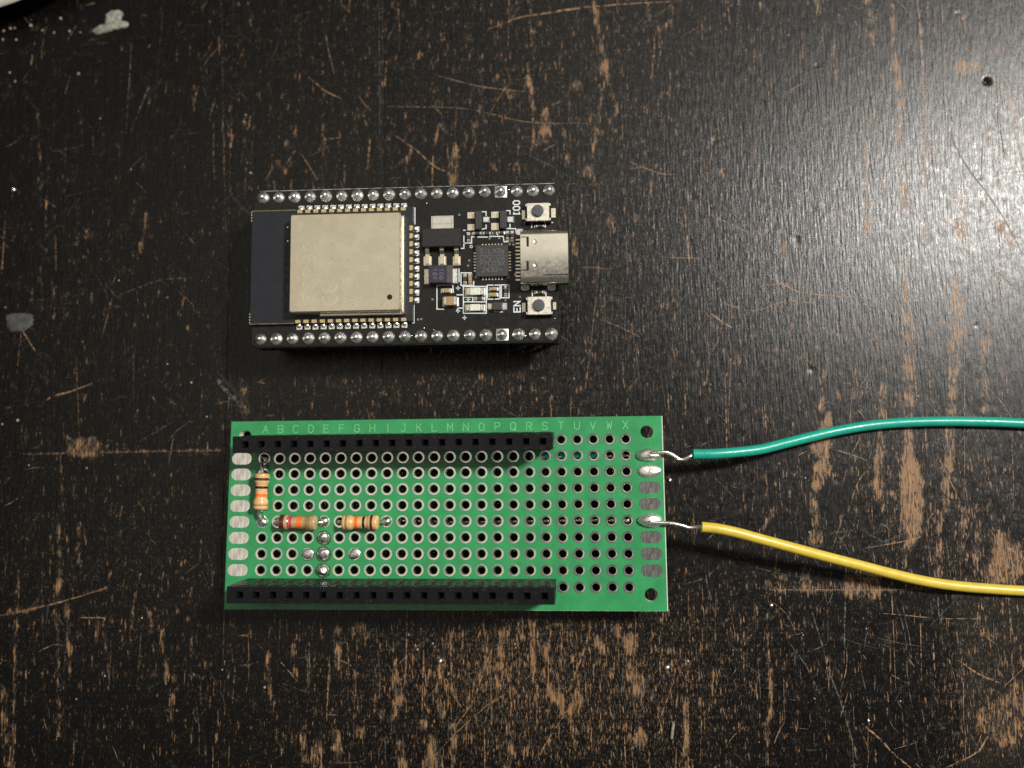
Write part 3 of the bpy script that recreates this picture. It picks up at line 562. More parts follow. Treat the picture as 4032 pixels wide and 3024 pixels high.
for k in range(620):                                            # long thin splits along the grain
    u, v = rng.random() * 2212, rng.random() * 1659
    if rng.random() > .22 + .5 * min(1, u / 1400) + .35 * (v > 1300): continue
    p = at2(u, v); l = rng.exponential(4.0) + 1.5; a = rng.normal(math.pi / 2, .05); d = np.array((math.cos(a), math.sin(a)))
    zf += .00005
    furrow(fur[1 if rng.random() < .65 else 0], [p[:2] - d * l / 2, p[:2] - d * l * .15 + rng.normal(0, .05, 2), p[:2] + d * l * .2 + rng.normal(0, .05, 2), p[:2] + d * l / 2], .03 + .08 * rng.random() ** 2, zf)
for k, nm in enumerate(('scratches_and_seam_glints', 'wood_scratches', 'dark_cracks')):
    o = fur[k].build(nm, FM[k], table, smooth=False); tag(o, kind='stuff')

# ---------------------------------------------------------------- the microcontroller board
dev = empty('microcontroller_board', (0, 0, 0))
tag(dev, 'black microcontroller board with metal radio shield and USB socket standing on its pins', 'circuit board')
PX0, PX1, PY = -24.35, 24.05, 12.6
MB().box(PX0, -PY, PCB_Z - 1.55, PX1, PY, PCB_Z, c=.05, r=.9).build('board', [M['black_mask']], dev)
edge = MB()
edge.box(PX0 + .8, -PY - .012, PCB_Z - 1.1, PX1 - .8, -PY + .004, PCB_Z - .12).build('board_edge', pm('pale_board_edge', (.26, .25, .19), .6, var=.6, freq=1.2), dev)
MB().box(PX0 + .9, PY - .07, PCB_Z - .5, PX1 - .3, PY + .015, PCB_Z + .004).build('board_edge', pm('scuffed_board_edge', (.22, .22, .20), .5, var=.9, freq=.9), dev)
def solder_joint(seed, square=False):
    random.seed(seed); mb = MB()
    if square: mb.box(-.95, -.95, 0, .95, .95, .06, c=.03, r=.1); mb.lathe([(.88, .05), (.80, .18), (.68, .36), (.55, .58)], 18, cap=False, jit=.03)
    else: mb.lathe([(.96, 0), (.95, .07), (.86, .24), (.72, .40), (.55, .58)], 20, cap=False, jit=.025)
    mb.lathe([(.56, .57), (.44, .70), (.37, .80), (.33, 1.02), (.24, 1.12), (.001, 1.15)], 12, cap=False, jit=.05)
    me = mb.build('solder_joint', M['joint'], me_only=True, angle=60); return me
JM = [solder_joint(s) for s in (1, 2, 3, 4)]; JS = solder_joint(5, True)
pin_me = MB().box(-.32, -.32, 0, .32, .32, PCB_Z - 4.0).build('header_pin', M['gold'], me_only=True)
for sgn in (1, -1):
    hd = MB()
    for i in range(19):
        x = -22.86 + 2.54 * i
        hd.box(x - 1.24, sgn * 11.43 - 1.24, PCB_Z - 1.56 - 2.5, x + 1.24, sgn * 11.43 + 1.24, PCB_Z - 1.56, r=.3)
    hs = hd.build('pin_header', M['black_plastic'], dev)
    for i in range(19):
        x = -22.86 + 2.54 * i
        o = link('solder_joint', JS if i == 15 else JM[(i * 7 + (sgn > 0) * 2) % 4], dev)
        o.location = (x * MM, sgn * 11.43 * MM, PCB_Z * MM); o.rotation_euler[2] = 0 if i == 15 else (i * 2.1 + sgn) % 6.28
        if i != 15: k = 1 + .04 * math.sin(i * 3.3 + sgn); o.scale = (k, k, .92 + .12 * math.sin(i * 5.1))
        q = link('pin', pin_me, hs); q.location = (x * MM, sgn * 11.43 * MM, 0)

# radio module
MOD_X1 = e1(1540, 800, .8)[0]; MT = e1(1535, 300, .8)[1]; MBt = e1(1520, 1312, .8)[1]
mod = MB().box(PX0 + .02, MBt, PCB_Z + .05, MOD_X1, MT, PCB_Z + .85, c=.03).build('radio_module', M['slate_mask'], dev)
A0, A1 = e1(455, 365, 3.1), e1(1430, 345, 3.1); B0_, B1_ = e1(440, 1235, 3.1), e1(1425, 1215, 3.1)
sx0, sx1 = (A0[0] + B0_[0]) / 2, (A1[0] + B1_[0]) / 2; sy1, sy0 = (A0[1] + A1[1]) / 2, (B0_[1] + B1_[1]) / 2
SZ = PCB_Z + .86
shield = MB()
shield.box(sx0, sy0, SZ, sx1, sy1, PCB_Z + 3.1, c=.16, r=.32)
so = shield.build('shield_can', M['shield'], mod, angle=25)
fl = MB()                                                       # turned-out lower flange on the right and near sides
fl.box(sx1 - .05, sy0 - .25, SZ, sx1 + .42, sy1 - .15, SZ + .95, c=.12, r=.1)
fl.box(sx0 + 4.4, sy0 - .40, SZ, sx1 + .2, sy0 + .05, SZ + .9, c=.12, r=.1)
fl.build('shield_flange', M['steel'], mod)
vh = e1(1332, 1098, 3.1)
MB().lathe([(.42, 0), (.42, .012)], 20, (vh[0], vh[1], PCB_Z + 3.098)).build('vent_hole', M['dark_hole'], mod)
et = MB(); R90 = math.pi / 2
def z1(x, y, h=3.1): return at(1130 + x * .25323, 830 + y * .25323, PCB_Z + h)
def etched(s, x, y, hpx, pitch=5.6, wd=.09):
    c = z1(x, y); et.strokes(lettering(s, c[0], c[1], hpx * .25323 / 25.6, R90, pitch), wd, PCB_Z + 3.1, .003)
etched('ESP32', 340, 950, 175, 7.0, .08)
etched('CMIIT ID', 905, 1270, 62, 5.6, .06); etched('KCC', 1015, 1380, 62, 6.0, .06); etched('FCC ID', 1112, 1320, 62, 5.8, .06)
def arc(cx, cy, r, a0, a1, n=14): return [(cx + r * math.cos(math.radians(a0 + (a1 - a0) * k / n)), cy + r * math.sin(math.radians(a0 + (a1 - a0) * k / n))) for k in range(n + 1)]
c = z1(665, 1345); et.strokes([arc(c[0], c[1], 1.15, 180, 360)], .13, PCB_Z + 3.1, .003)
c = z1(665, 1150); et.strokes([arc(c[0], c[1], 1.15, 180, 360), [(c[0], c[1] - 1.1), (c[0], c[1])]], .13, PCB_Z + 3.1, .003)
et.build('etched_lettering', M['etch'], mod, smooth=False)
blem = MB()
for x, y, r in ((690, 530, .05), (695, 745, .05), (940, 770, .05), (935, 915, .05), (1490, 255, .06), (1175, 745, .03), (885, 1308, .035), (570, 1310, .05), (565, 1145, .05), (325, 1482, .04), (1470, 1450, .06)):
    c = z1(x, y); blem.lathe([(r * 1.5, 0), (r * .8, .012)], 7, (c[0], c[1], PCB_Z + 3.099), jit=.7)
sp = MB(); rs = random.Random(5)
for k in range(46):
    x, y = rs.uniform(80, 1700), rs.uniform(70, 1500); c = z1(x, y); r = rs.uniform(.015, .05)
    sp.lathe([(r, 0), (r * .5, .01)], 6, (c[0], c[1], PCB_Z + 3.099), jit=.6)
sp.build('shield_specks', pm('bright_speck', (.85, .80, .68), .5, 1.0, var=.4, freq=9), mod)
blem.build('pock_marks', pm('dark_pock', (.10, .085, .05), .6), mod)
gold = MB(); pad_g = MB().box(-.40, -.22, 0, .40, .30, .03, c=.01).build('castellation', M['gold'], me_only=True)
pad_s = MB(); pad_s.box(-.46, -.52, 0, .46, .38, .10, c=.03, r=.1); pad_s.lathe([(.42, .08), (.40, .28), (.3, .5), (.05, .62)], 10, (0, .10, 0)); pad_s = pad_s.build('module_solder', M['solder'], me_only=True)
def castel(x, y, ang):
    o = link('castellation', pad_g, mod); o.location = (x * MM, y * MM, (PCB_Z + .855) * MM); o.rotation_euler[2] = ang
    d = np.array((math.sin(ang), -math.cos(ang)))
    s_ = link('solder_fillet', pad_s, mod); s_.location = ((x + d[0] * .62) * MM, (y + d[1] * .62) * MM, (PCB_Z + .01) * MM); s_.rotation_euler[2] = ang + random.uniform(-.06, .06)
for i in range(14):
    t = i / 13.0
    a = e1(540 + (1452 - 540) * t, 346 + (322 - 346) * t, .85); castel(a[0], MT - .28, math.pi)
    a = e1(522 + (1456 - 522) * t, 1303 + (1285 - 1303) * t, .85); castel(a[0], MBt + .28, 0)
for i in range(10):
    a = e1(1525, 487 + (1118 - 487) * i / 9.0, .85); castel(MOD_X1 - .28, a[1], math.pi / 2)
trim = MB()
for y0, y1 in ((MBt, MBt + 2.2), (MT - 2.6, MT)):
    trim.box(MOD_X1 - .06, y0, PCB_Z + .5, MOD_X1 + .05, y1, PCB_Z + .87)
trim.box(PX0 - .02, MT - .14, PCB_Z + .5, PX0 + 7.1, MT + .02, PCB_Z + .865); trim.box(PX0 - .02, MBt - .02, PCB_Z + .5, PX0 + 7.1, MBt + .12, PCB_Z + .865)
trim.build('gilded_edge', pm('dull_gilt', (.17, .145, .075), .5, .6, var=.5, freq=3), mod)
nib = MB()
for k in range(4):
    nib.box(PX0 - .10, MT - .15 - .45 * k, PCB_Z + .3, PX0 + .05, MT - .40 - .45 * k, PCB_Z + .84); nib.box(PX0 - .10, MBt + .15 + .45 * k, PCB_Z + .3, PX0 + .05, MBt + .40 + .45 * k, PCB_Z + .84)
nib.build('breakaway_nibs', M['gold'], mod)
viam = MB()
for x, y in ((433, 482), (433, 604)):
    c = e1(x, y, .86); viam.lathe([(.17, 0), (.13, .10)], 12, (c[0], c[1], PCB_Z + .84))
viam.build('test_pad', pm('copper_dot', (.80, .55, .36), .4, 1.0), mod)

# components on the board
def span(fn, x0, y0, x1, y1, h):
    a, b = fn(x0, y0, h), fn(x1, y1, h); c_, d = fn(x0, y1, h), fn(x1, y0, h)
    return ((a[0] + c_[0]) / 2, (c_[1] + b[1]) / 2, (b[0] + d[0]) / 2, (a[1] + d[1]) / 2)
def block(name, fn, bb, h, mat, parent=dev, c=.06, r=0.0, z0=0.0, hm=None):
    x0, y0, x1, y1 = span(fn, *bb, h if hm is None else hm)
    return MB().box(x0, y0, PCB_Z + z0, x1, y1, PCB_Z + h, c=c, r=r).build(name, mat, parent)
reg = block('voltage_regulator', z2, (225, 545, 1050, 945), 1.6, M['chip_dark'], c=.10)
tabx = span(z2, 430, 270, 900, 545, .35)
tb = MB(); tb.box(tabx[0] - .05, tabx[1] - .05, PCB_Z + .01, tabx[2] + .1, tabx[3] + .05, PCB_Z + .10, c=.02); tb.box(tabx[0] + .1, tabx[1] - .2, PCB_Z + .08, tabx[2] - .12, tabx[1] + .75, PCB_Z + .32, c=.06); tb.box(tabx[0] + .14, tabx[1] + .62, PCB_Z + .09, tabx[2] - .2, tabx[3] - .12, PCB_Z + .20, c=.05)
tb.build('heat_tab', M['tin'], reg)
for x0, x1 in ((262, 440), (585, 757), (900, 1070)):
    b = span(z2, x0, 1000, x1, 1350, .2); cx = (b[0] + b[2]) / 2; mb = MB()
    mb.box(b[0], b[1], PCB_Z + .01, b[2], b[1] + 1.45, PCB_Z + .08, c=.02, r=.08)
    yz = [(b[3] + .4, .78), (b[3] - .28, .78), (b[3] - .42, .70), (b[3] - .72, .36), (b[3] - .86, .28), (b[1] + .22, .26), (b[1] + .14, .18)]
    for (ya, za), (yb, zb_) in zip(yz[:-1], yz[1:]):
        hw_ = .33
        mb.add([(cx - hw_, ya, PCB_Z + za), (cx + hw_, ya, PCB_Z + za), (cx + hw_, yb, PCB_Z + zb_), (cx - hw_, yb, PCB_Z + zb_), (cx - hw_, ya, PCB_Z + za - .18), (cx + hw_, ya, PCB_Z + za - .18), (cx + hw_, yb, PCB_Z + zb_ - .18), (cx - hw_, yb, PCB_Z + zb_ - .18)], [(3, 2, 1, 0), (0, 1, 5, 4), (1, 2, 6, 5), (2, 3, 7, 6), (3, 0, 4, 7)])
    mb.build('regulator_leg', M['tan_pad'], reg)
tan_ = block('tantalum_capacitor', z3, (392, 20, 790, 425), 1.65, M['navy'], c=.06, r=.05)
block('polarity_band', z3, (793, 20, 940, 425), 1.64, M['navy_band'], tan_, c=.08, r=.05)
for bb in ((285, 105, 470, 460), (850, 95, 1048, 445)): block('end_terminal', z3, bb, .42, M['tan_pad'] if bb[0] < 400 else M['solder_dull'], tan_, c=.12, r=.05)
tx = MB(); cc = z3(690, 225, 1.65); tx.strokes(lettering('106', cc[0], cc[1], .60, -R90, 6.2), .10, PCB_Z + 1.65, .006)
cc = z3(540, 225, 1.65); tx.strokes(lettering('16V', cc[0], cc[1], .60, -R90, 6.2), .10, PCB_Z + 1.65, .006); tx.build('capacitor_marking', M['navy_text'], tan_, smooth=False)
for k, (bx, px, rp) in enumerate((((605, 335, 662, 500), (537, 347, 602, 405, 452, 510), (672, 385, 735, 440)), ((822, 332, 882, 490), (747, 342, 816, 400, 442, 508), (886, 382, 950, 440)))):
    tr = block('transistor', e2, bx, 1.0, M['chip'], c=.10)
    block('terminal', e2, (px[0], px[1], px[2], px[3]), .16, M['tan_pad'], tr, c=.04, r=.06); block('terminal', e2, (px[0], px[4], px[2], px[5]), .16, M['tan_pad'], tr, c=.04, r=.06)
    block('terminal', e2, rp, .34, M['solder'], tr, c=.14, r=.12)
qf = block('interface_chip', e2, (612, 636, 899, 914), .85, M['chip'], c=.03)
qb = span(e2, 612, 636, 899, 914, .85); tq = MB()
for s_, y in (('SILABs', 690), ('CP2102', 746), ('FPC03X', 800), ('2433+', 855)):
    cc = e2(758 if len(s_) == 6 else 755, y, .85); tq.strokes(lettering(s_, cc[0], cc[1], .70, 0, 5.7), .085, PCB_Z + .85, .006)
cc = e2(645, 662, .85); tq.lathe([(.10, 0), (.10, .006)], 12, (cc[0], cc[1], PCB_Z + .85)); tq.build('chip_marking', M['chip_text'], qf, smooth=False)
lead = MB().box(-.13, -.28, 0, .13, .28, .10, c=.04).build('chip_lead', M['tan_pad'], me_only=True)
for i in range(7):
    t = (i - 3) * .5
    for dx, dy, r_ in ((t * 1.0, qb[1] - .16 - (qb[1] + qb[3]) / 2, 0), (t, qb[3] + .10 - (qb[1] + qb[3]) / 2, 0), (qb[0] - .14 - (qb[0] + qb[2]) / 2, t * .96, R90), (qb[2] + .14 - (qb[0] + qb[2]) / 2, t * .96, R90)):
        o = link('lead', lead, qf); o.location = (((qb[0] + qb[2]) / 2 + dx) * MM, ((qb[1] + qb[3]) / 2 + dy) * MM, (PCB_Z + .01) * MM); o.rotation_euler[2] = r_

# USB socket
ub = span(e2, 1008, 492, 1428, 975, 3.0)
usb_o = []
w2, hgt = (ub[3] - ub[1]) / 2, 3.2; cyu = (ub[3] + ub[1]) / 2; rr = 1.15
sec = rrect(-w2, 0.0, w2, hgt, rr, 6)                            # rounded section (y, z)
usb = MB(); xs_ = [ub[0], ub[2]]
n = len(sec)
for th, flip in ((0.0, 1), (.28, -1)):
    s2 = rrect(-w2 + th, th, w2 - th, hgt - th, max(rr - th, .1), 6)
    vs = [(ub[0], cyu + y, PCB_Z + z) for y, z in s2] + [(ub[2], cyu + y, PCB_Z + z) for y, z in s2]
    usb.add(vs, [((i, n + i, n + (i + 1) % n, (i + 1) % n) if flip < 0 else (i, (i + 1) % n, n + (i + 1) % n, n + i)) for i in range(n)])
o1 = sec; o2 = rrect(-w2 + .28, .28, w2 - .28, hgt - .28, rr - .28, 6)
for xx in (ub[0], ub[2]):
    vs = [(xx, cyu + y, PCB_Z + z) for y, z in o1] + [(xx, cyu + y, PCB_Z + z) for y, z in o2]
    usb.add(vs, [(i, (i + 1) % n, n + (i + 1) % n, n + i) for i in range(n)])
uo = usb.build('usb_socket', M['steel'], dev, angle=40)
MB().box(ub[0] + .05, cyu - w2 + .5, PCB_Z + .3, ub[2] - 5.2, cyu + w2 - .5, PCB_Z + 2.7).build('socket_core', M['black_plastic'], uo)
MB().box(ub[2] - 5.3, cyu - 3.1, PCB_Z + 1.25, ub[2] - .8, cyu + 3.1, PCB_Z + 1.95, c=.1).build('contact_tongue', M['black_plastic'], uo)
TOPZ = PCB_Z + hgt
slot = MB()
for y0, y1 in ((548, 672), (852, 975)):
    a = span(z4, 296, y0, 326, y1, hgt); slot.box(a[0], a[1], TOPZ - .01, a[2], a[3], TOPZ + .008)
    a2 = span(z4, 228, (y0 if y0 < 600 else y1 - 12), 300, (y0 + 10 if y0 < 600 else y1), hgt); slot.box(a2[0], a2[1], TOPZ - .01, a2[2], a2[3], TOPZ + .0095)
a = span(z4, 520, 1028, 820, 1042, 2.85); slot.box(a[0], a[1] + .05, TOPZ - .01, a[2], a[3] + .05, TOPZ + .007)
slot.build('shell_slot', M['dark_hole'], uo, smooth=False)
for x, y in ((405, 612), (408, 905)):
    cc = z4(x, y, hgt); mb = MB(); mb.lathe([(.40, 0), (.34, .03), (.22, .0), (.10, -.02), (.01, -.025)], 14, (0, 0, 0), cap=False)
    o = mb.build('shell_dimple', M['steel'], uo); o.location = (cc[0] * MM, cc[1] * MM, (TOPZ + .004) * MM); o.scale = (.62, 1.0, 1)
ul = MB().box(-.42, -.17, 0, .42, .17, .22, c=.05).build('usb_lead', M['tan_pad'], me_only=True)
for i in range(12):
    cc = e2(985, 592 + (945 - 592) * i / 11.0, .2); o = link('solder_lead', ul, uo); o.location = (cc[0] * MM, cc[1] * MM, (PCB_Z + .01) * MM)
for x, y in ((1050, 1010), (1280, 1010), (1000, 520)):
    cc = e2(x, y, .2); MB().box(-1.35 / 2 + cc[0], cc[1] - .55, PCB_Z + .005, cc[0] + 1.35 / 2, cc[1] + .5, PCB_Z + .16, c=.05, r=.45).build('anchor_tab', M['tin'], uo)

# push buttons
for bb, pl, tm in (((1057, 266, 1268, 424), (1160, 331), ((1018, 330, 1056, 414), (1274, 312, 1320, 398))), ((1062, 1092, 1284, 1252), (1169, 1166), ((1020, 1146, 1060, 1230), (1286, 1140, 1324, 1210)))):
    x0, y0, x1, y1 = span(e2, *bb, 1.35); mb = MB()
    base = MB().box(x0 - .18, y0 - .12, PCB_Z + .02, x1 + .18, y1 + .02, PCB_Z + .75, c=.05).build('push_button', M['black_plastic'], dev)
    mb.box(x0 + .12, y0, PCB_Z + .75, x1 - .12, y1, PCB_Z + 1.35, c=.05, r=.1)
    for yy in (y0 + .28, y1 - .28): mb.box(x0 - .12, yy - .22, PCB_Z + .72, x0 + .3, yy + .22, PCB_Z + 1.22, c=.05); mb.box(x1 - .3, yy - .22, PCB_Z + .72, x1 + .12, yy + .22, PCB_Z + 1.22, c=.05)
    mb.build('button_cover', M['button_steel'], base)
    cc = e2(pl[0], pl[1], 1.8)
    MB().lathe([(.92, 1.30), (.92, 1.68), (.86, 1.78), (.5, 1.81), (.001, 1.81)], 28, (cc[0], cc[1], PCB_Z), cap=False).build('plunger', M['plunger'], base)
    for b_ in tm: block('button_terminal', e2, b_, .28, M['tan_pad'], base, c=.06, r=.06)

# small chip parts: name, c2 box, height, body, axis (0: ends left/right, 1: ends top/bottom), end share
SMALL = [('ceramic_capacitor', (325, 1090, 445, 1168), 1.1, 'ceramic', 0, .26), ('ceramic_capacitor', (312, 1018, 392, 1058), .5, 'ceramic', 0, .28),
 ('ceramic_capacitor', (738, 1006, 802, 1038), .5, 'ceramic_brown', 0, .28), ('ceramic_capacitor', (736, 1056, 802, 1092), .5, 'ceramic', 0, .28),
 ('chip_resistor', (862, 1006, 888, 1078), .38, 'chip', 1, .28), ('chip_resistor', (500, 900, 530, 975), .38, 'chip', 1, .28), ('ceramic_capacitor', (545, 895, 578, 972), .5, 'ceramic_brown', 1, .24),
 ('indicator_led', (524, 1012, 686, 1078), .65, 'led', 0, .24), ('indicator_led', (524, 1158, 684, 1218), .65, 'led', 0, .24), ('chip_resistor', (604, 1092, 684, 1124), .38, 'chip', 0, .28),
 ('chip_resistor', (530, 532, 560, 604), .38, 'chip', 1, .30), ('chip_resistor', (588, 518, 662, 546), .38, 'chip', 0, .26), ('chip_resistor', (672, 518, 746, 546), .38, 'chip', 0, .26), ('chip_resistor', (756, 518, 800, 546), .38, 'chip', 0, .3),
 ('chip_resistor', (812, 512, 864, 540), .38, 'chip', 0, .28), ('chip_resistor', (876, 520, 904, 586), .38, 'chip', 1, .30), ('chip_resistor', (920, 520, 948, 586), .38, 'chip', 1, .30),
 ('chip_resistor', (1138, 458, 1222, 480), .38, 'chip', 0, .28), ('chip_resistor', (1140, 1036, 1212, 1068), .38, 'chip', 0, .30)]
for nm, bb, h, mt, ax, sh in SMALL:
    x0, y0, x1, y1 = span(e2, *bb, h); e = (x1 - x0) * sh if ax == 0 else (y1 - y0) * sh; b = MB()
    if ax == 0: b.box(x0 + e, y0 + .02, PCB_Z + .02, x1 - e, y1 - .02, PCB_Z + h, c=.04)
    else: b.box(x0 + .02, y0 + e, PCB_Z + .02, x1 - .02, y1 - e, PCB_Z + h, c=.04)
    o = b.build(nm, M[mt], dev)
    for s_ in (0, 1):
        q = MB(); p_ = .22
        if ax == 0:
            u0, u1 = (x0, x0 + e) if s_ == 0 else (x1 - e, x1); q.box(u0, y0, PCB_Z + .03, u1, y1, PCB_Z + h + .012, c=.10, r=.06); q.box(u0 - p_ * (s_ == 0), y0 - .03, PCB_Z + .005, u1 + p_ * (s_ == 1), y1 + .03, PCB_Z + .12, c=.04, r=.05)
        else:
            u0, u1 = (y0, y0 + e) if s_ == 0 else (y1 - e, y1); q.box(x0, u0, PCB_Z + .03, x1, u1, PCB_Z + h + .012, c=.10, r=.06); q.box(x0 - .03, u0 - p_ * (s_ == 0), PCB_Z + .005, x1 + .03, u1 + p_ * (s_ == 1), PCB_Z + .12, c=.04, r=.05)
        q.build('end_cap', M['solder'] if s_ else M['tan_pad'], o)
di = block('diode', e2, (762, 1140, 842, 1212), .9, M['chip'], c=.08)
for bb in ((716, 1150, 765, 1205), (842, 1145, 890, 1210)): block('diode_terminal', e2, bb, .32, M['tan_pad'] if bb[0] < 800 else M['solder'], di, c=.12, r=.08)
# white print on the board
sk = MB(); SKZ = PCB_Z + .002
def line2(*pts): return [e2(x, y)[:2] for x, y in pts]
sk.strokes([line2((62, 312), (76, 312), (76, 452)), line2((68, 1170), (68, 1325), (50, 1325)), line2((505, 508), (520, 508)), line2((508, 560), (508, 668), (485, 668)), line2((508, 622), (576, 622), (576, 566), (596, 566)),
 line2((632, 568), (715, 568)), line2((735, 562), (855, 562), (862, 610), (950, 610)), line2((905, 494), (965, 494), (965, 530)), line2((670, 345), (704, 345), (704, 378)), line2((704, 462), (704, 492), (668, 498)), line2((885, 335), (915, 335), (915, 365)), line2((915, 455), (915, 490), (880, 495)),
 line2((465, 850), (465, 962)), line2((572, 884), (482, 884), (482, 994), (595, 998)), line2((595, 960), (595, 998)), line2((330, 1204), (270, 1204), (270, 995), (410, 990), (415, 1055)),
 line2((500, 1004), (706, 1004), (706, 1240), (504, 1240), (504, 1004)), line2((504, 1098), (586, 1098), (586, 1138)), line2((504, 1140), (706, 1140)), line2((448, 1078), (500, 1078)), line2((450, 1195), (500, 1195)), line2((450, 1195), (450, 1215)),
 line2((715, 1112), (715, 992), (765, 992)), line2((782, 992), (826, 992), (826, 1112), (785, 1116)), line2((715, 1116), (765, 1116)), line2((838, 1104), (838, 990), (906, 990), (906, 1104), (838, 1104)), line2((778, 1228), (848, 1228)),
 line2((1045, 440), (1290, 440)), line2((1106, 442), (1106, 482)), line2((1228, 442), (1228, 482)), line2((1112, 1040), (1112, 1090)), line2((1232, 1040), (1232, 1090)), line2((1058, 1264), (1270, 1264)), line2((885, 925), (905, 925), (905, 905)), line2((610, 912), (610, 928), (640, 928))], .17, SKZ, .012)
for x, y in ((456, 1018), (546, 1118), (456, 1220), (513, 1280)):
    cc = e2(x, y); sk.strokes([[(cc[0] - .26, cc[1]), (cc[0] + .26, cc[1])], [(cc[0], cc[1] - .26), (cc[0], cc[1] + .26)]], .15, SKZ, .013)
cc = e2(572, 652); sk.strokes([arc(cc[0], cc[1], .19, 0, 360, 14)], .10, SKZ, .012)
sk.build('silkscreen_lines', M['silk'], dev, smooth=False)
lt = MB(); cc = e2(972, 314); lt.strokes(lettering('IO0', cc[0], cc[1], .98, R90, 6.0, wscale=.92), .20, SKZ, .012)
lt.strokes([[(cc[0] - .42, cc[1] - .98), (cc[0] - .42, cc[1] - .60)], [(cc[0] + .42, cc[1] - .98), (cc[0] + .42, cc[1] - .60)]], .14, SKZ, .0125)
cc = e2(977, 1183); lt.strokes(lettering('EN', cc[0], cc[1], .98, R90, 6.0), .20, SKZ, .012); lt.build('button_lettering', M['silk'], dev, smooth=False)
via = MB()
for x, y in ((468, 372), (555, 775), (545, 820), (103, 1295), (132, 1292), (1002, 1096), (912, 632), (945, 634), (962, 898), (735, 580), (820, 578), (232, 1118), (875, 1125)):
    cc = e2(x, y); via.lathe([(.16, 0), (.15, .008), (.09, .008)], 12, (cc[0], cc[1], PCB_Z + .001), cap=False)
via.build('via_rings', M['tin'], dev)
bl = MB()
for x, y in ((1312, 1285), (1048, 1440), (1142, 1442), (905, 150), (180, 270), (155, 1370), (240, 1385), (640, 690), (45, 1440)):
    cc = e2(x, y); bl.lathe([(.10, 0), (.08, .06), (.02, .09)], 8, (cc[0], cc[1], PCB_Z))
bl.build('solder_specks', M['solder'], dev)

# ---------------------------------------------------------------- the green prototyping board
perf = empty('prototyping_board', PF_LOC, PF_R)
tag(perf, 'green perforated prototyping board with two black socket strips and three resistors', 'circuit board')
PW, PH, PT = 35.0, 15.0, 1.6
COLX = [(c - 11.5) * 2.54 for c in range(24)]; ROWY = [(4.5 - r) * 2.54 for r in range(10)]
pb = MB()
def holed(x0, y0, x1, y1, cx, cy, r, z, n=24, wall=True):
    """rectangle with a round hole, top and bottom, plus the bore"""
    ang = [2 * math.pi * i / n for i in range(n)]; inn = [(cx + r * math.cos(a), cy + r * math.sin(a)) for a in ang]; out = []
    for a in ang:
        c_, s_ = math.cos(a), math.sin(a)
        k = min(((x1 - cx) if c_ > 0 else (x0 - cx)) / c_ if abs(c_) > 1e-9 else 1e9, ((y1 - cy) if s_ > 0 else (y0 - cy)) / s_ if abs(s_) > 1e-9 else 1e9)
        out.append((cx + k * c_, cy + k * s_))
    cor = [(x1, y1), (x0, y1), (x0, y0), (x1, y0)]
    for zz, rev in ((0.0, False), (-PT, True)):
        vs = [(x, y, zz) for x, y in inn] + [(x, y, zz) for x, y in out] + [(x, y, zz) for x, y in cor]; fs = []
        for i in range(n):
            j = (i + 1) % n; f = [n + i, n + j, j, i]
            for q, (X, Y) in enumerate(cor):
                a0 = math.atan2(Y - cy, X - cx) % (2 * math.pi); lo, hi = ang[i], ang[i] + 2 * math.pi / n
                if lo + 1e-6 < a0 < hi - 1e-6: f = [n + i, 2 * n + q, n + j, j, i]
            fs.append(tuple(reversed(f)) if rev else tuple(f))
        pb.add(vs, fs, 0)
    pb.add([(x, y, 0) for x, y in inn] + [(x, y, -PT) for x, y in inn], [((i + 1) % n, i, n + i, n + (i + 1) % n) for i in range(n)], 1)
def sheet(x0, y0, x1, y1):
    pb.add([(x0, y0, 0), (x1, y0, 0), (x1, y1, 0), (x0, y1, 0)], [(0, 1, 2, 3)], 0); pb.add([(x0, y0, -PT), (x1, y0, -PT), (x1, y1, -PT), (x0, y1, -PT)], [(3, 2, 1, 0)], 0)
GX, GY = 12 * 2.54, 5 * 2.54
for c in range(24):
    for r in range(10): holed(COLX[c] - 1.27, ROWY[r] - 1.27, COLX[c] + 1.27, ROWY[r] + 1.27, COLX[c], ROWY[r], .62, 0)
sheet(-GX, GY, GX, PH); sheet(-GX, -PH, GX, -GY)
for s in (-1, 1):
    xa, xb = (GX, PW) if s > 0 else (-PW, -GX); cxm = s * (PW - 2.45)
    holed(xa, PH - 5.0, xb, PH, cxm, PH - 2.45, 1.02, 0); holed(xa, -PH, xb, -PH + 5.0, cxm, -PH + 2.45, 1.02, 0); sheet(xa, -PH + 5.0, xb, PH - 5.0)
o_ = [(-PW, -PH), (PW, -PH), (PW, PH), (-PW, PH)]
pb.add([(x, y, 0) for x, y in o_] + [(x, y, -PT) for x, y in o_], [(i, 4 + i, 4 + (i + 1) % 4, (i + 1) % 4) for i in range(4)], 1)
pb.build('board', [M['green'], M['fr4']], perf, smooth=False)
MB().box(PW - .13, -PH + .01, -PT + .1, PW + .02, PH - .01, .006, c=.03).build('cut_edge', pm('pale_cut_edge', (.62, .64, .52), .6, var=.1, freq=2), perf)
MB().box(-PW + .01, -PH - .02, -PT + .1, PW - .14, -PH + .05, .005, c=.02).build('cut_edge', pm('greenish_cut_edge', (.22, .36, .16), .6, var=.5, freq=1.5), perf)
ring = MB().lathe([(.97, 0), (.95, .035), (.77, .035), (.67, .020), (.59, -.05), (.57, -1.62), (.585, -1.66), (.94, -1.66), (.97, -1.60)], 28, cap=False)
ring = ring.build('solder_ring', M['tin'], me_only=True, angle=22)
covered = {(c, r) for c in range(19) for r in (0, 9)}
for c in range(24):
    for r in range(10):
        if (c, r) in covered: continue
        o = link('solder_ring', ring, perf); o.location = (COLX[c] * MM, ROWY[r] * MM, .002 * MM); o.rotation_euler[2] = random.random() * 6
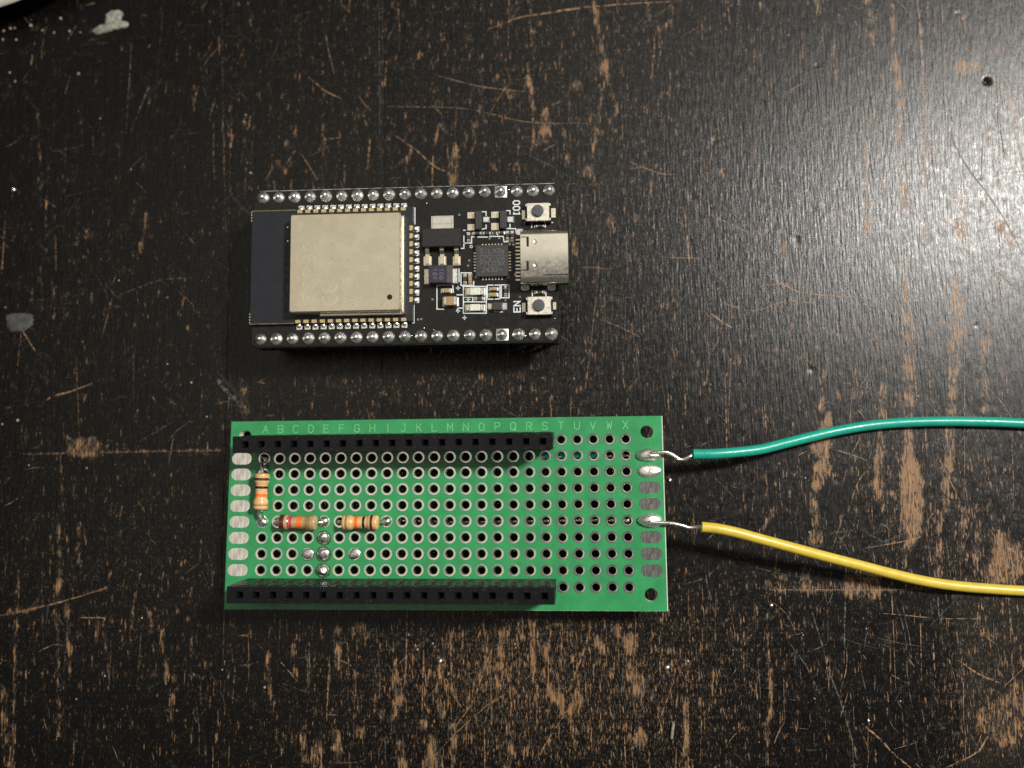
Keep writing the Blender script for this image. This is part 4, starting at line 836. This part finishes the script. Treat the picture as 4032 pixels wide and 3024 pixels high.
epad = MB().box(-1.66, -.95, 0, 1.66, .95, .035, c=.015, r=.93).build('edge_pad', M['tin_brushed'], me_only=True)
for r in range(1, 9):
    for s in (-1, 1):
        cx = p3(185 - (r - 1) * 4.3, 372)[0] if s < 0 else p5(1028, 600)[0]
        o = link('edge_pad', epad, perf); o.location = ((-33.0 if s < 0 else 32.75) * MM, ROWY[r] * MM, .002 * MM)
le = MB()
for c in range(24):
    le.strokes(lettering('ABCDEFGHIJKLMNOPQRSTUVWX'[c], COLX[c], GY + .95, 1.2), .10, .001, .008)
le.build('column_letters', M['silk_green'], perf, smooth=False)

# socket strips
def socket_strip(name, row, lean, H=8.0):
    mb = MB(); n = 19; x0 = COLX[0] - 1.27; hw = 1.25
    for i in range(n):
        a, b = x0 + 2.54 * i, x0 + 2.54 * (i + 1); cx = (a + b) / 2
        if i == 0: a -= .75
        if i == n - 1: b += .2
        q = []
        for hx, z in ((None, H), (.50, H), (.34, H - .45), (.34, H - 4.5)):
            q += [(a, -hw, z), (b, -hw, z), (b, hw, z), (a, hw, z)] if hx is None else [(cx - hx, -hx, z), (cx + hx, -hx, z), (cx + hx, hx, z), (cx - hx, hx, z)]
        fs = []
        for k in range(3):
            for e in range(4): fs.append((k * 4 + e, k * 4 + (e + 1) % 4, k * 4 + 4 + (e + 1) % 4, k * 4 + 4 + e))
        fs.append((12, 13, 14, 15)); mb.add(q, fs)
        for s in (-1, 1): mb.box(cx - .85, s * hw - .07, .55, cx + .85, s * hw + .07, H - .8, c=.05)
    X0, X1 = x0 - .75, x0 + 2.54 * n + .2
    v = [(X0, -hw, .02), (X1, -hw, .02), (X1, hw, .02), (X0, hw, .02), (X0, -hw, H), (X1, -hw, H), (X1, hw, H), (X0, hw, H)]
    mb.add(v, [(3, 2, 1, 0), (0, 1, 5, 4), (1, 2, 6, 5), (2, 3, 7, 6), (3, 0, 4, 7)])
    sf = MB(); rs = random.Random(row + 3)
    for k in range(46):
        x = rs.uniform(x0 + .3, x0 + 48); y = rs.choice((-1, 1)) * rs.uniform(.55, 1.2); a = rs.uniform(.6, 1.1); l = rs.uniform(.12, .5)
        sf.strokes([[(x, y), (x + l * math.cos(a), y + l * math.sin(a) * .5)]], rs.uniform(.03, .06), H - .002, .004)
    o = mb.build(name, M['black_plastic'], perf, smooth=False); sf.build('scuffs', M['scuff'], o, smooth=False); o.location = (0, ROWY[row] * MM, .04 * MM); o.rotation_euler[0] = lean
    return o
socket_strip('socket_strip', 0, math.radians(5.5)); socket_strip('socket_strip', 9, math.radians(3.2))
tail = MB(); tail.lathe([(.85, 0), (.7, -.5), (.32, -.9), (.30, -1.35), (.1, -1.45)], 10, cap=False); tail = tail.build('socket_tail', M['solder'], me_only=True)
for c in range(19):
    for r in (0, 9):
        o = link('socket_tail', tail, perf); o.location = (COLX[c] * MM, ROWY[r] * MM, -PT * MM)

# solder blobs
def blob_mesh(seed, r=.95, h=.75, lump=.12, n=16):
    random.seed(seed); mb = MB(); prof = [(r, 0), (r * .98, h * .25), (r * .86, h * .55), (r * .62, h * .82), (r * .32, h * .96), (.02, h)]
    mb.lathe(prof, n, cap=False); ph = [random.random() * 6 for _ in range(4)]
    for i, (x, y, z) in enumerate(mb.v):
        a = math.atan2(y, x); k = 1 + lump * (math.sin(2 * a + ph[0]) * .6 + math.sin(3 * a + ph[1] + z * 3) * .5); mb.v[i] = (x * k, y * k, z * (1 + lump * math.sin(a + ph[2])))
    return mb.build('solder_blob', M['solder'], me_only=True, angle=80)
BL = [blob_mesh(s) for s in (11, 12, 13)]
def blob(c, r, k=0, s=1.0, sz=1.0, dx=0, dy=0, mat=None):
    o = link('solder_blob', BL[k], perf); o.location = ((COLX[c] + dx) * MM, (ROWY[r] + dy) * MM, .02 * MM); o.scale = (s, s, sz); o.rotation_euler[2] = c * 1.7 + r
    return o
for c, r, k, s, sz in ((0, 1, 0, .8, 1.2), (0, 5, 1, .95, .8), (4, 5, 2, .9, .8), (8, 5, 0, .9, 1.0), (4, 6, 1, 1.0, .9), (3, 7, 0, .97, .3), (4, 7, 2, 1.0, .55), (4, 8, 1, 1.02, 1.1), (6, 7, 2, .97, .35), (1, 5, 0, .8, .8), (23, 5, 1, .34, .5)):
    blob(c, r, k, s, sz)
for c, r, rad in ((4, 6, 1.22), (4, 7, 1.28), (4, 8, 1.2), (0, 1, 1.15), (3, 7, 1.1)):
    mb = MB(); random.seed(c * 7 + r); mb.lathe([(rad, 0), (rad * .9, .012), (.3, .014)], 22, (COLX[c] + .05, ROWY[r] - .06, .001 + .0006 * r), jit=.12)
    mb.build('flux_residue', M['flux'], perf)
def pad_blob(row, h, sx, seed, mat):
    random.seed(seed); mb = MB(); n = 20; ph = [random.random() * 6 for _ in range(4)]
    mb.lathe([(1, 0), (.97, .3), (.85, .6), (.6, .85), (.3, .97), (.02, 1)], n, cap=False)
    for i, (x, y, z) in enumerate(mb.v):
        a = math.atan2(y, x); k = 1 + .06 * math.sin(2 * a + ph[0]) + .05 * math.sin(3 * a + ph[1])
        mb.v[i] = (32.75 + x * k * sx, ROWY[row] + y * k * 1.08, .03 + z * h * (1 + .15 * math.sin(a + ph[2])))
    mb.build('pad_solder', mat, perf, angle=80)
pad_blob(1, .95, 1.92, 3, M['solder_dull']); pad_blob(2, .42, 1.82, 4, M['solder_dull']); pad_blob(5, 1.05, 2.0, 5, M['joint'])

# resistors: body, bands, leads
def body_r(t, Ln):                                               # dog-bone outline
    e = min(t, Ln - t); k = max(0, min(1, (e - 1.35) / .55)); k = k * k * (3 - 2 * k)
    r = 1.18 - .22 * k
    if e < .35: r *= math.sqrt(max(0, 1 - ((.35 - e) / .35) ** 2)) * .55 + .45
    return r
def resistor(p0, p1, mat, bands, lead0, lead1):
    p0, p1 = np.array(p0), np.array(p1); Ln = np.linalg.norm(p1 - p0); ax = (p1 - p0) / Ln
    ts = np.unique(np.concatenate([[0, .06, .15, .25, .35], np.linspace(.5, Ln - .5, 26), Ln - np.array([.35, .25, .15, .06, 0])]))
    o = MB().lathe([(body_r(t, Ln), t) for t in ts], 28, p0, ax).build('resistor', mat, perf, angle=70)
    for t0, t1, m in bands:
        tt = np.linspace(t0 * Ln, t1 * Ln, 6); pr = [(body_r(t, Ln) + .012, t) for t in tt]
        MB().lathe(pr, 28, p0, ax).build('colour_band', M[m], o, angle=70)
    for pe, ld in ((p0 + ax * .1, lead0), (p1 - ax * .1, lead1)):
        MB().tube([pe] + [np.array(q) for q in ld], .27, 10).build('lead', M['wire'], o)
    return o
h = 1.45
resistor(p3(350, 490, h + .2), p3(334, 785, h - .1), M['res_tan'], [(.13, .20, 'brown'), (.355, .42, 'black'), (.56, .635, 'orange'), (.84, .875, 'gold_band')],
         [(COLX[0] + .1, ROWY[1] - 1.1, 1.3), (COLX[0], ROWY[1] - .2, .9), (COLX[0], ROWY[1], .1)], [(COLX[0] - .25, ROWY[5] + 1.4, 1.1), (COLX[0], ROWY[5] + .3, .6), (COLX[0], ROWY[5], -.2)])
resistor(p3(484, 880, h), p3(786, 888, h), M['res_beige'], [(.05, .17, 'brown'), (.255, .36, 'crimson'), (.50, .63, 'orange'), (.765, .86, 'gold_band')],
         [(COLX[1] + .35, ROWY[5] - .05, 1.2), (COLX[1], ROWY[5], .7), (COLX[1], ROWY[5], -.3)], [(COLX[4] - .55, ROWY[5] - .15, .9), (COLX[4] - .05, ROWY[5] - .05, .6), (COLX[4], ROWY[5], -.2)])
resistor(p3(988, 885, h), p3(1278, 885, h), M['res_tan'], [(.11, .165, 'gold_band'), (.355, .445, 'orange'), (.575, .64, 'black'), (.79, .86, 'brown')],
         [(COLX[5] + .15, ROWY[5], 1.0), (COLX[5] - .05, ROWY[5], .3), (COLX[5] - .05, ROWY[5], -1.2)], [(COLX[8] - .5, ROWY[5], .95), (COLX[8] - .05, ROWY[5], .7), (COLX[8], ROWY[5], -.3)])
# connections run under the board, seen through the holes
zb = -PT - .75
MB().tube([(COLX[5], ROWY[5], zb), (COLX[9], ROWY[5] + .10, zb), (COLX[12], ROWY[5] - .22, zb), (COLX[16], ROWY[5] - .18, zb), (COLX[20], ROWY[5] + .02, zb), (COLX[22], ROWY[5], zb), (COLX[23], ROWY[5], -1.0), (COLX[23], ROWY[5], .0)], .27, 10).build('underside_wire', M['wire'], perf)
MB().tube([(COLX[17], ROWY[1] - .1, zb - .15), (COLX[19], ROWY[1], zb - .1), (COLX[21], ROWY[1], zb - .1), (COLX[21] + .9, ROWY[1], zb - .1)], .72, 12).build('underside_insulation', M['teal'], perf)
MB().tube([(COLX[21] + .8, ROWY[1], zb - .1), (COLX[22], ROWY[1] - .1, zb), (COLX[23], ROWY[1] + .05, zb - .3), (COLX[23] + 2, ROWY[1], zb)], .25, 10).build('underside_wire', M['wire'], perf)

# ---------------------------------------------------------------- the two soldered wires
def pw(p): return PF_R @ np.array(p) + PF_LOC
def wire(name, label, mat, ins, bare, r=.80):
    root = empty(name, (float(ins[-1][0]), float(ins[-1][1]), 0)); o0 = np.array([float(ins[-1][0]), float(ins[-1][1]), 0])
    tag(root, label, 'wire', 'soldered wires')
    P = [np.array(p) - o0 for p in ins]
    MB().tube(P, r, 20, sub=10).build('insulation', mat, root, angle=60)
    MB().tube([np.array(p) - o0 for p in bare], .30, 12, sub=8).build('bare_end', M['wire'], root)
def i6(pts): return [p6(x, y, z) for x, y, z in pts]
zr = pw((32.75, ROWY[1], 1.0))[2]
teal = i6([(198, 353, 6.6), (300, 352, 6.5), (420, 345, 6.1), (600, 325, 5.0), (760, 286, 3.8), (900, 251, 2.8), (1050, 216, 1.9), (1250, 181, 1.2), (1450, 162, .92), (1700, 154, .84), (1950, 156, .84), (2212, 166, .84), (2500, 190, .84), (2900, 260, .84)])
b1 = [pw(p5(1040, 335, .9)), pw(p5(1095, 325, 1.0)), pw(p5(1165, 327, 1.0)), pw(p5(1215, 347, .9)), pw(p5(1262, 380, .7)), pw(p5(1305, 380, .7)), pw(p5(1345, 360, .8)), teal[0] * .9 + teal[1] * .1, teal[1]]
wire('teal_wire', 'teal insulated wire soldered to the top right pad of the green board', M['teal'], teal, b1)
yel = i6([(250, 795, 8.0), (350, 806, 7.9), (480, 834, 7.6), (600, 867, 7.2), (800, 921, 6.4), (1000, 975, 5.4), (1200, 1026, 4.4), (1400, 1078, 3.4), (1600, 1124, 2.5), (1800, 1154, 1.8), (2000, 1171, 1.3), (2212, 1184, 1.0), (2500, 1192, .84), (2900, 1190, .84)])
b2 = [pw(p5(1050, 888, 1.0)), pw(p5(1120, 886, 1.0)), pw(p5(1200, 890, 1.0)), pw(p5(1280, 906, .9)), pw(p5(1340, 924, .8)), pw(p5(1400, 921, .9)), yel[0] * .9 + yel[1] * .1, yel[1]]
wire('yellow_wire', 'yellow insulated wire soldered to the right edge of the green board', M['yellow'], yel, b2)

# ---------------------------------------------------------------- odds and ends on the table
ed = at(60, 10, 5.0); cpt = ed[:2] + np.array((-.33, .94)) * 45.6
pl = empty('plate', (cpt[0], cpt[1], 0)); tag(pl, 'pale grey rounded edge of a plate in the top left corner', 'plate')
MB().lathe([(36, .0), (38, .2), (44.2, 3.6), (45, 4.6), (44.6, 5.2), (43, 5.1), (38, 2.4), (30, 1.6), (.1, 1.5)], 96, cap=True).build('rim', M['pale'], pl, angle=60)

def flat_spot(name, label, cat, pts, th, mat, fn, z=.01):
    P = [at2(*fn(x, y))[:2] for x, y in pts]; ce = np.mean(P, 0); P = np.array(P) - ce
    Q = smooth_path([(p[0], p[1], 0) for p in list(P) + [P[0]]], 5)[:-1]; Q[:, :2] *= 1 + .05 * rng.standard_normal((len(Q), 1))
    n = len(Q); mb = MB(); vs = []
    for k, z_ in ((1, 0.0), (.93, th * .7), (.70, th), (.35, th * .8)): vs += [(q[0] * k, q[1] * k, z_ * (1 + .25 * math.sin(i * 1.3))) for i, q in enumerate(Q)]
    vs.append((0, 0, th * .8)); fs = []
    for r in range(3):
        for i in range(n): fs.append((r * n + i, r * n + (i + 1) % n, (r + 1) * n + (i + 1) % n, (r + 1) * n + i))
    fs += [(3 * n + i, 3 * n + (i + 1) % n, 4 * n) for i in range(n)]
    if sum(Q[i][0] * Q[(i + 1) % n][1] - Q[(i + 1) % n][0] * Q[i][1] for i in range(n)) < 0: fs = [tuple(reversed(f)) for f in fs]
    mb.add(vs, fs); o = mb.build(name, mat, None, angle=80); o.location = (ce[0] * MM, ce[1] * MM, z * MM); tag(o, label, cat); return o
flat_spot('paint_smear', 'pale grey green smear of dried paint near the top left corner', 'paint', [(595, 205), (640, 170), (680, 165), (690, 95), (740, 65), (800, 85), (790, 130), (835, 150), (820, 180), (740, 195), (680, 215), (620, 222)], .28, M['paint_spot'], T0)
flat_spot('glue_flake', 'translucent grey patch of dried glue at the left edge', 'glue', [(40, 400), (70, 375), (200, 375), (212, 420), (195, 470), (120, 490), (60, 480)], .10, M['glue_spot'], R0)
a, b = at2(*B1(2153, 1368), .3), at2(*B1(2140, 1468), .3)
ce = (a + b) / 2; o = MB().tube([a - ce, b - ce], .27, 10).build('lead_clipping', M['wire']); o.location = (ce[0] * MM, ce[1] * MM, .29 * MM)
tag(o, 'short silver wire clipping lying below the right end of the green board', 'wire clipping')
def bead(label, fn, x, y, r, name='solder_bead', group=None):
    p = at2(*fn(x, y)); mb = MB(); random.seed(int(x + y)); mb.lathe([(.3 * r, 0), (.85 * r, .25 * r), (r, .6 * r), (.7 * r, 1.05 * r), (.02, 1.25 * r)], 10, jit=.35)
    o = mb.build(name, M['solder'], None, angle=80); o.location = (p[0] * MM, p[1] * MM, .012 * MM); tag(o, label, 'solder bit'); return o
bead('solder bit just right of the green board beneath the teal wire', R2c, -85, 1452, .40)
bead('pointed white solder flake on the worn wood below the green board', B1, 640, 965, .42)
bead('shiny solder bit on the table under the left end of the yellow wire', B2, 572, 604, .38)
bead('solder speck near the bottom right between the grey smudges', B2, 1200, 1350, .30)
bead('crumpled silver scrap near the table right of the lead clipping', B1, 2110, 1005, .50)
bead('white bead lying on the dark table near the left edge', T0, 95, 1232, .42)
cr = MB()                                                       # uncounted crumbs
for fn, lst in ((B1, [(437, 795, .2), (495, 890, .3), (480, 862, .2), (593, 852, .2), (605, 872, .2), (695, 1047, .25), (1130, 880, .2), (1125, 855, .2), (2060, 1430, .2), (390, 1085, .15)]),
                (T0, [(200, 165, .35), (395, 120, .35), (25, 200, .32), (68, 184, .28), (97, 182, .28), (65, 472, .25), (98, 527, .25), (510, 478, .3), (275, 196, .25), (105, 258, .25), (18, 256, .3), (450, 202, .3), (350, 212, .22), (650, 768, .22), (520, 210, .2), (1625, 1122, .3), (1595, 745, .22)]),
                (B0, [(910, 405, .22), (920, 687, .22), (852, 830, .15), (1715, 1135, .3), (1455, 968, .15), (680, 1062, .22), (495, 1212, .22), (778, 770, .15), (1440, 1022, .2)]),
                (R0, [(770, 158, .2), (188, 1356, .2), (115, 1065, .3), (562, 1375, .2), (1085, 700, .2), (1240, 820, .3), (1340, 1042, .25), (15, 1090, .25)]),
                (B2, [(35, 965, .25), (855, 1210, .2), (445, 800, .18), (780, 797, .18), (325, 895, .15), (1190, 755, .2), (1310, 538, .15), (820, 130, .25), (495, 1490, .15), (1410, 1225, .2)]),
                (R2c, [(180, 832, .2), (795, 1438, .2), (1525, 908, .25), (1000, 510, .2)])):
    for x, y, r in lst:
        p = at2(*fn(x, y)); r *= .66; cr.lathe([(.8 * r, 0), (r, .15 * r), (.7 * r, .45 * r), (.05, .6 * r)], 7, (p[0], p[1], .012), jit=.7)
o = cr.build('table_crumbs', pm('pale_crumbs', (.34, .31, .26), .5, var=.3, freq=3)); tag(o, 'scattered pale crumbs and specks on the black table', 'crumbs', kind='stuff')
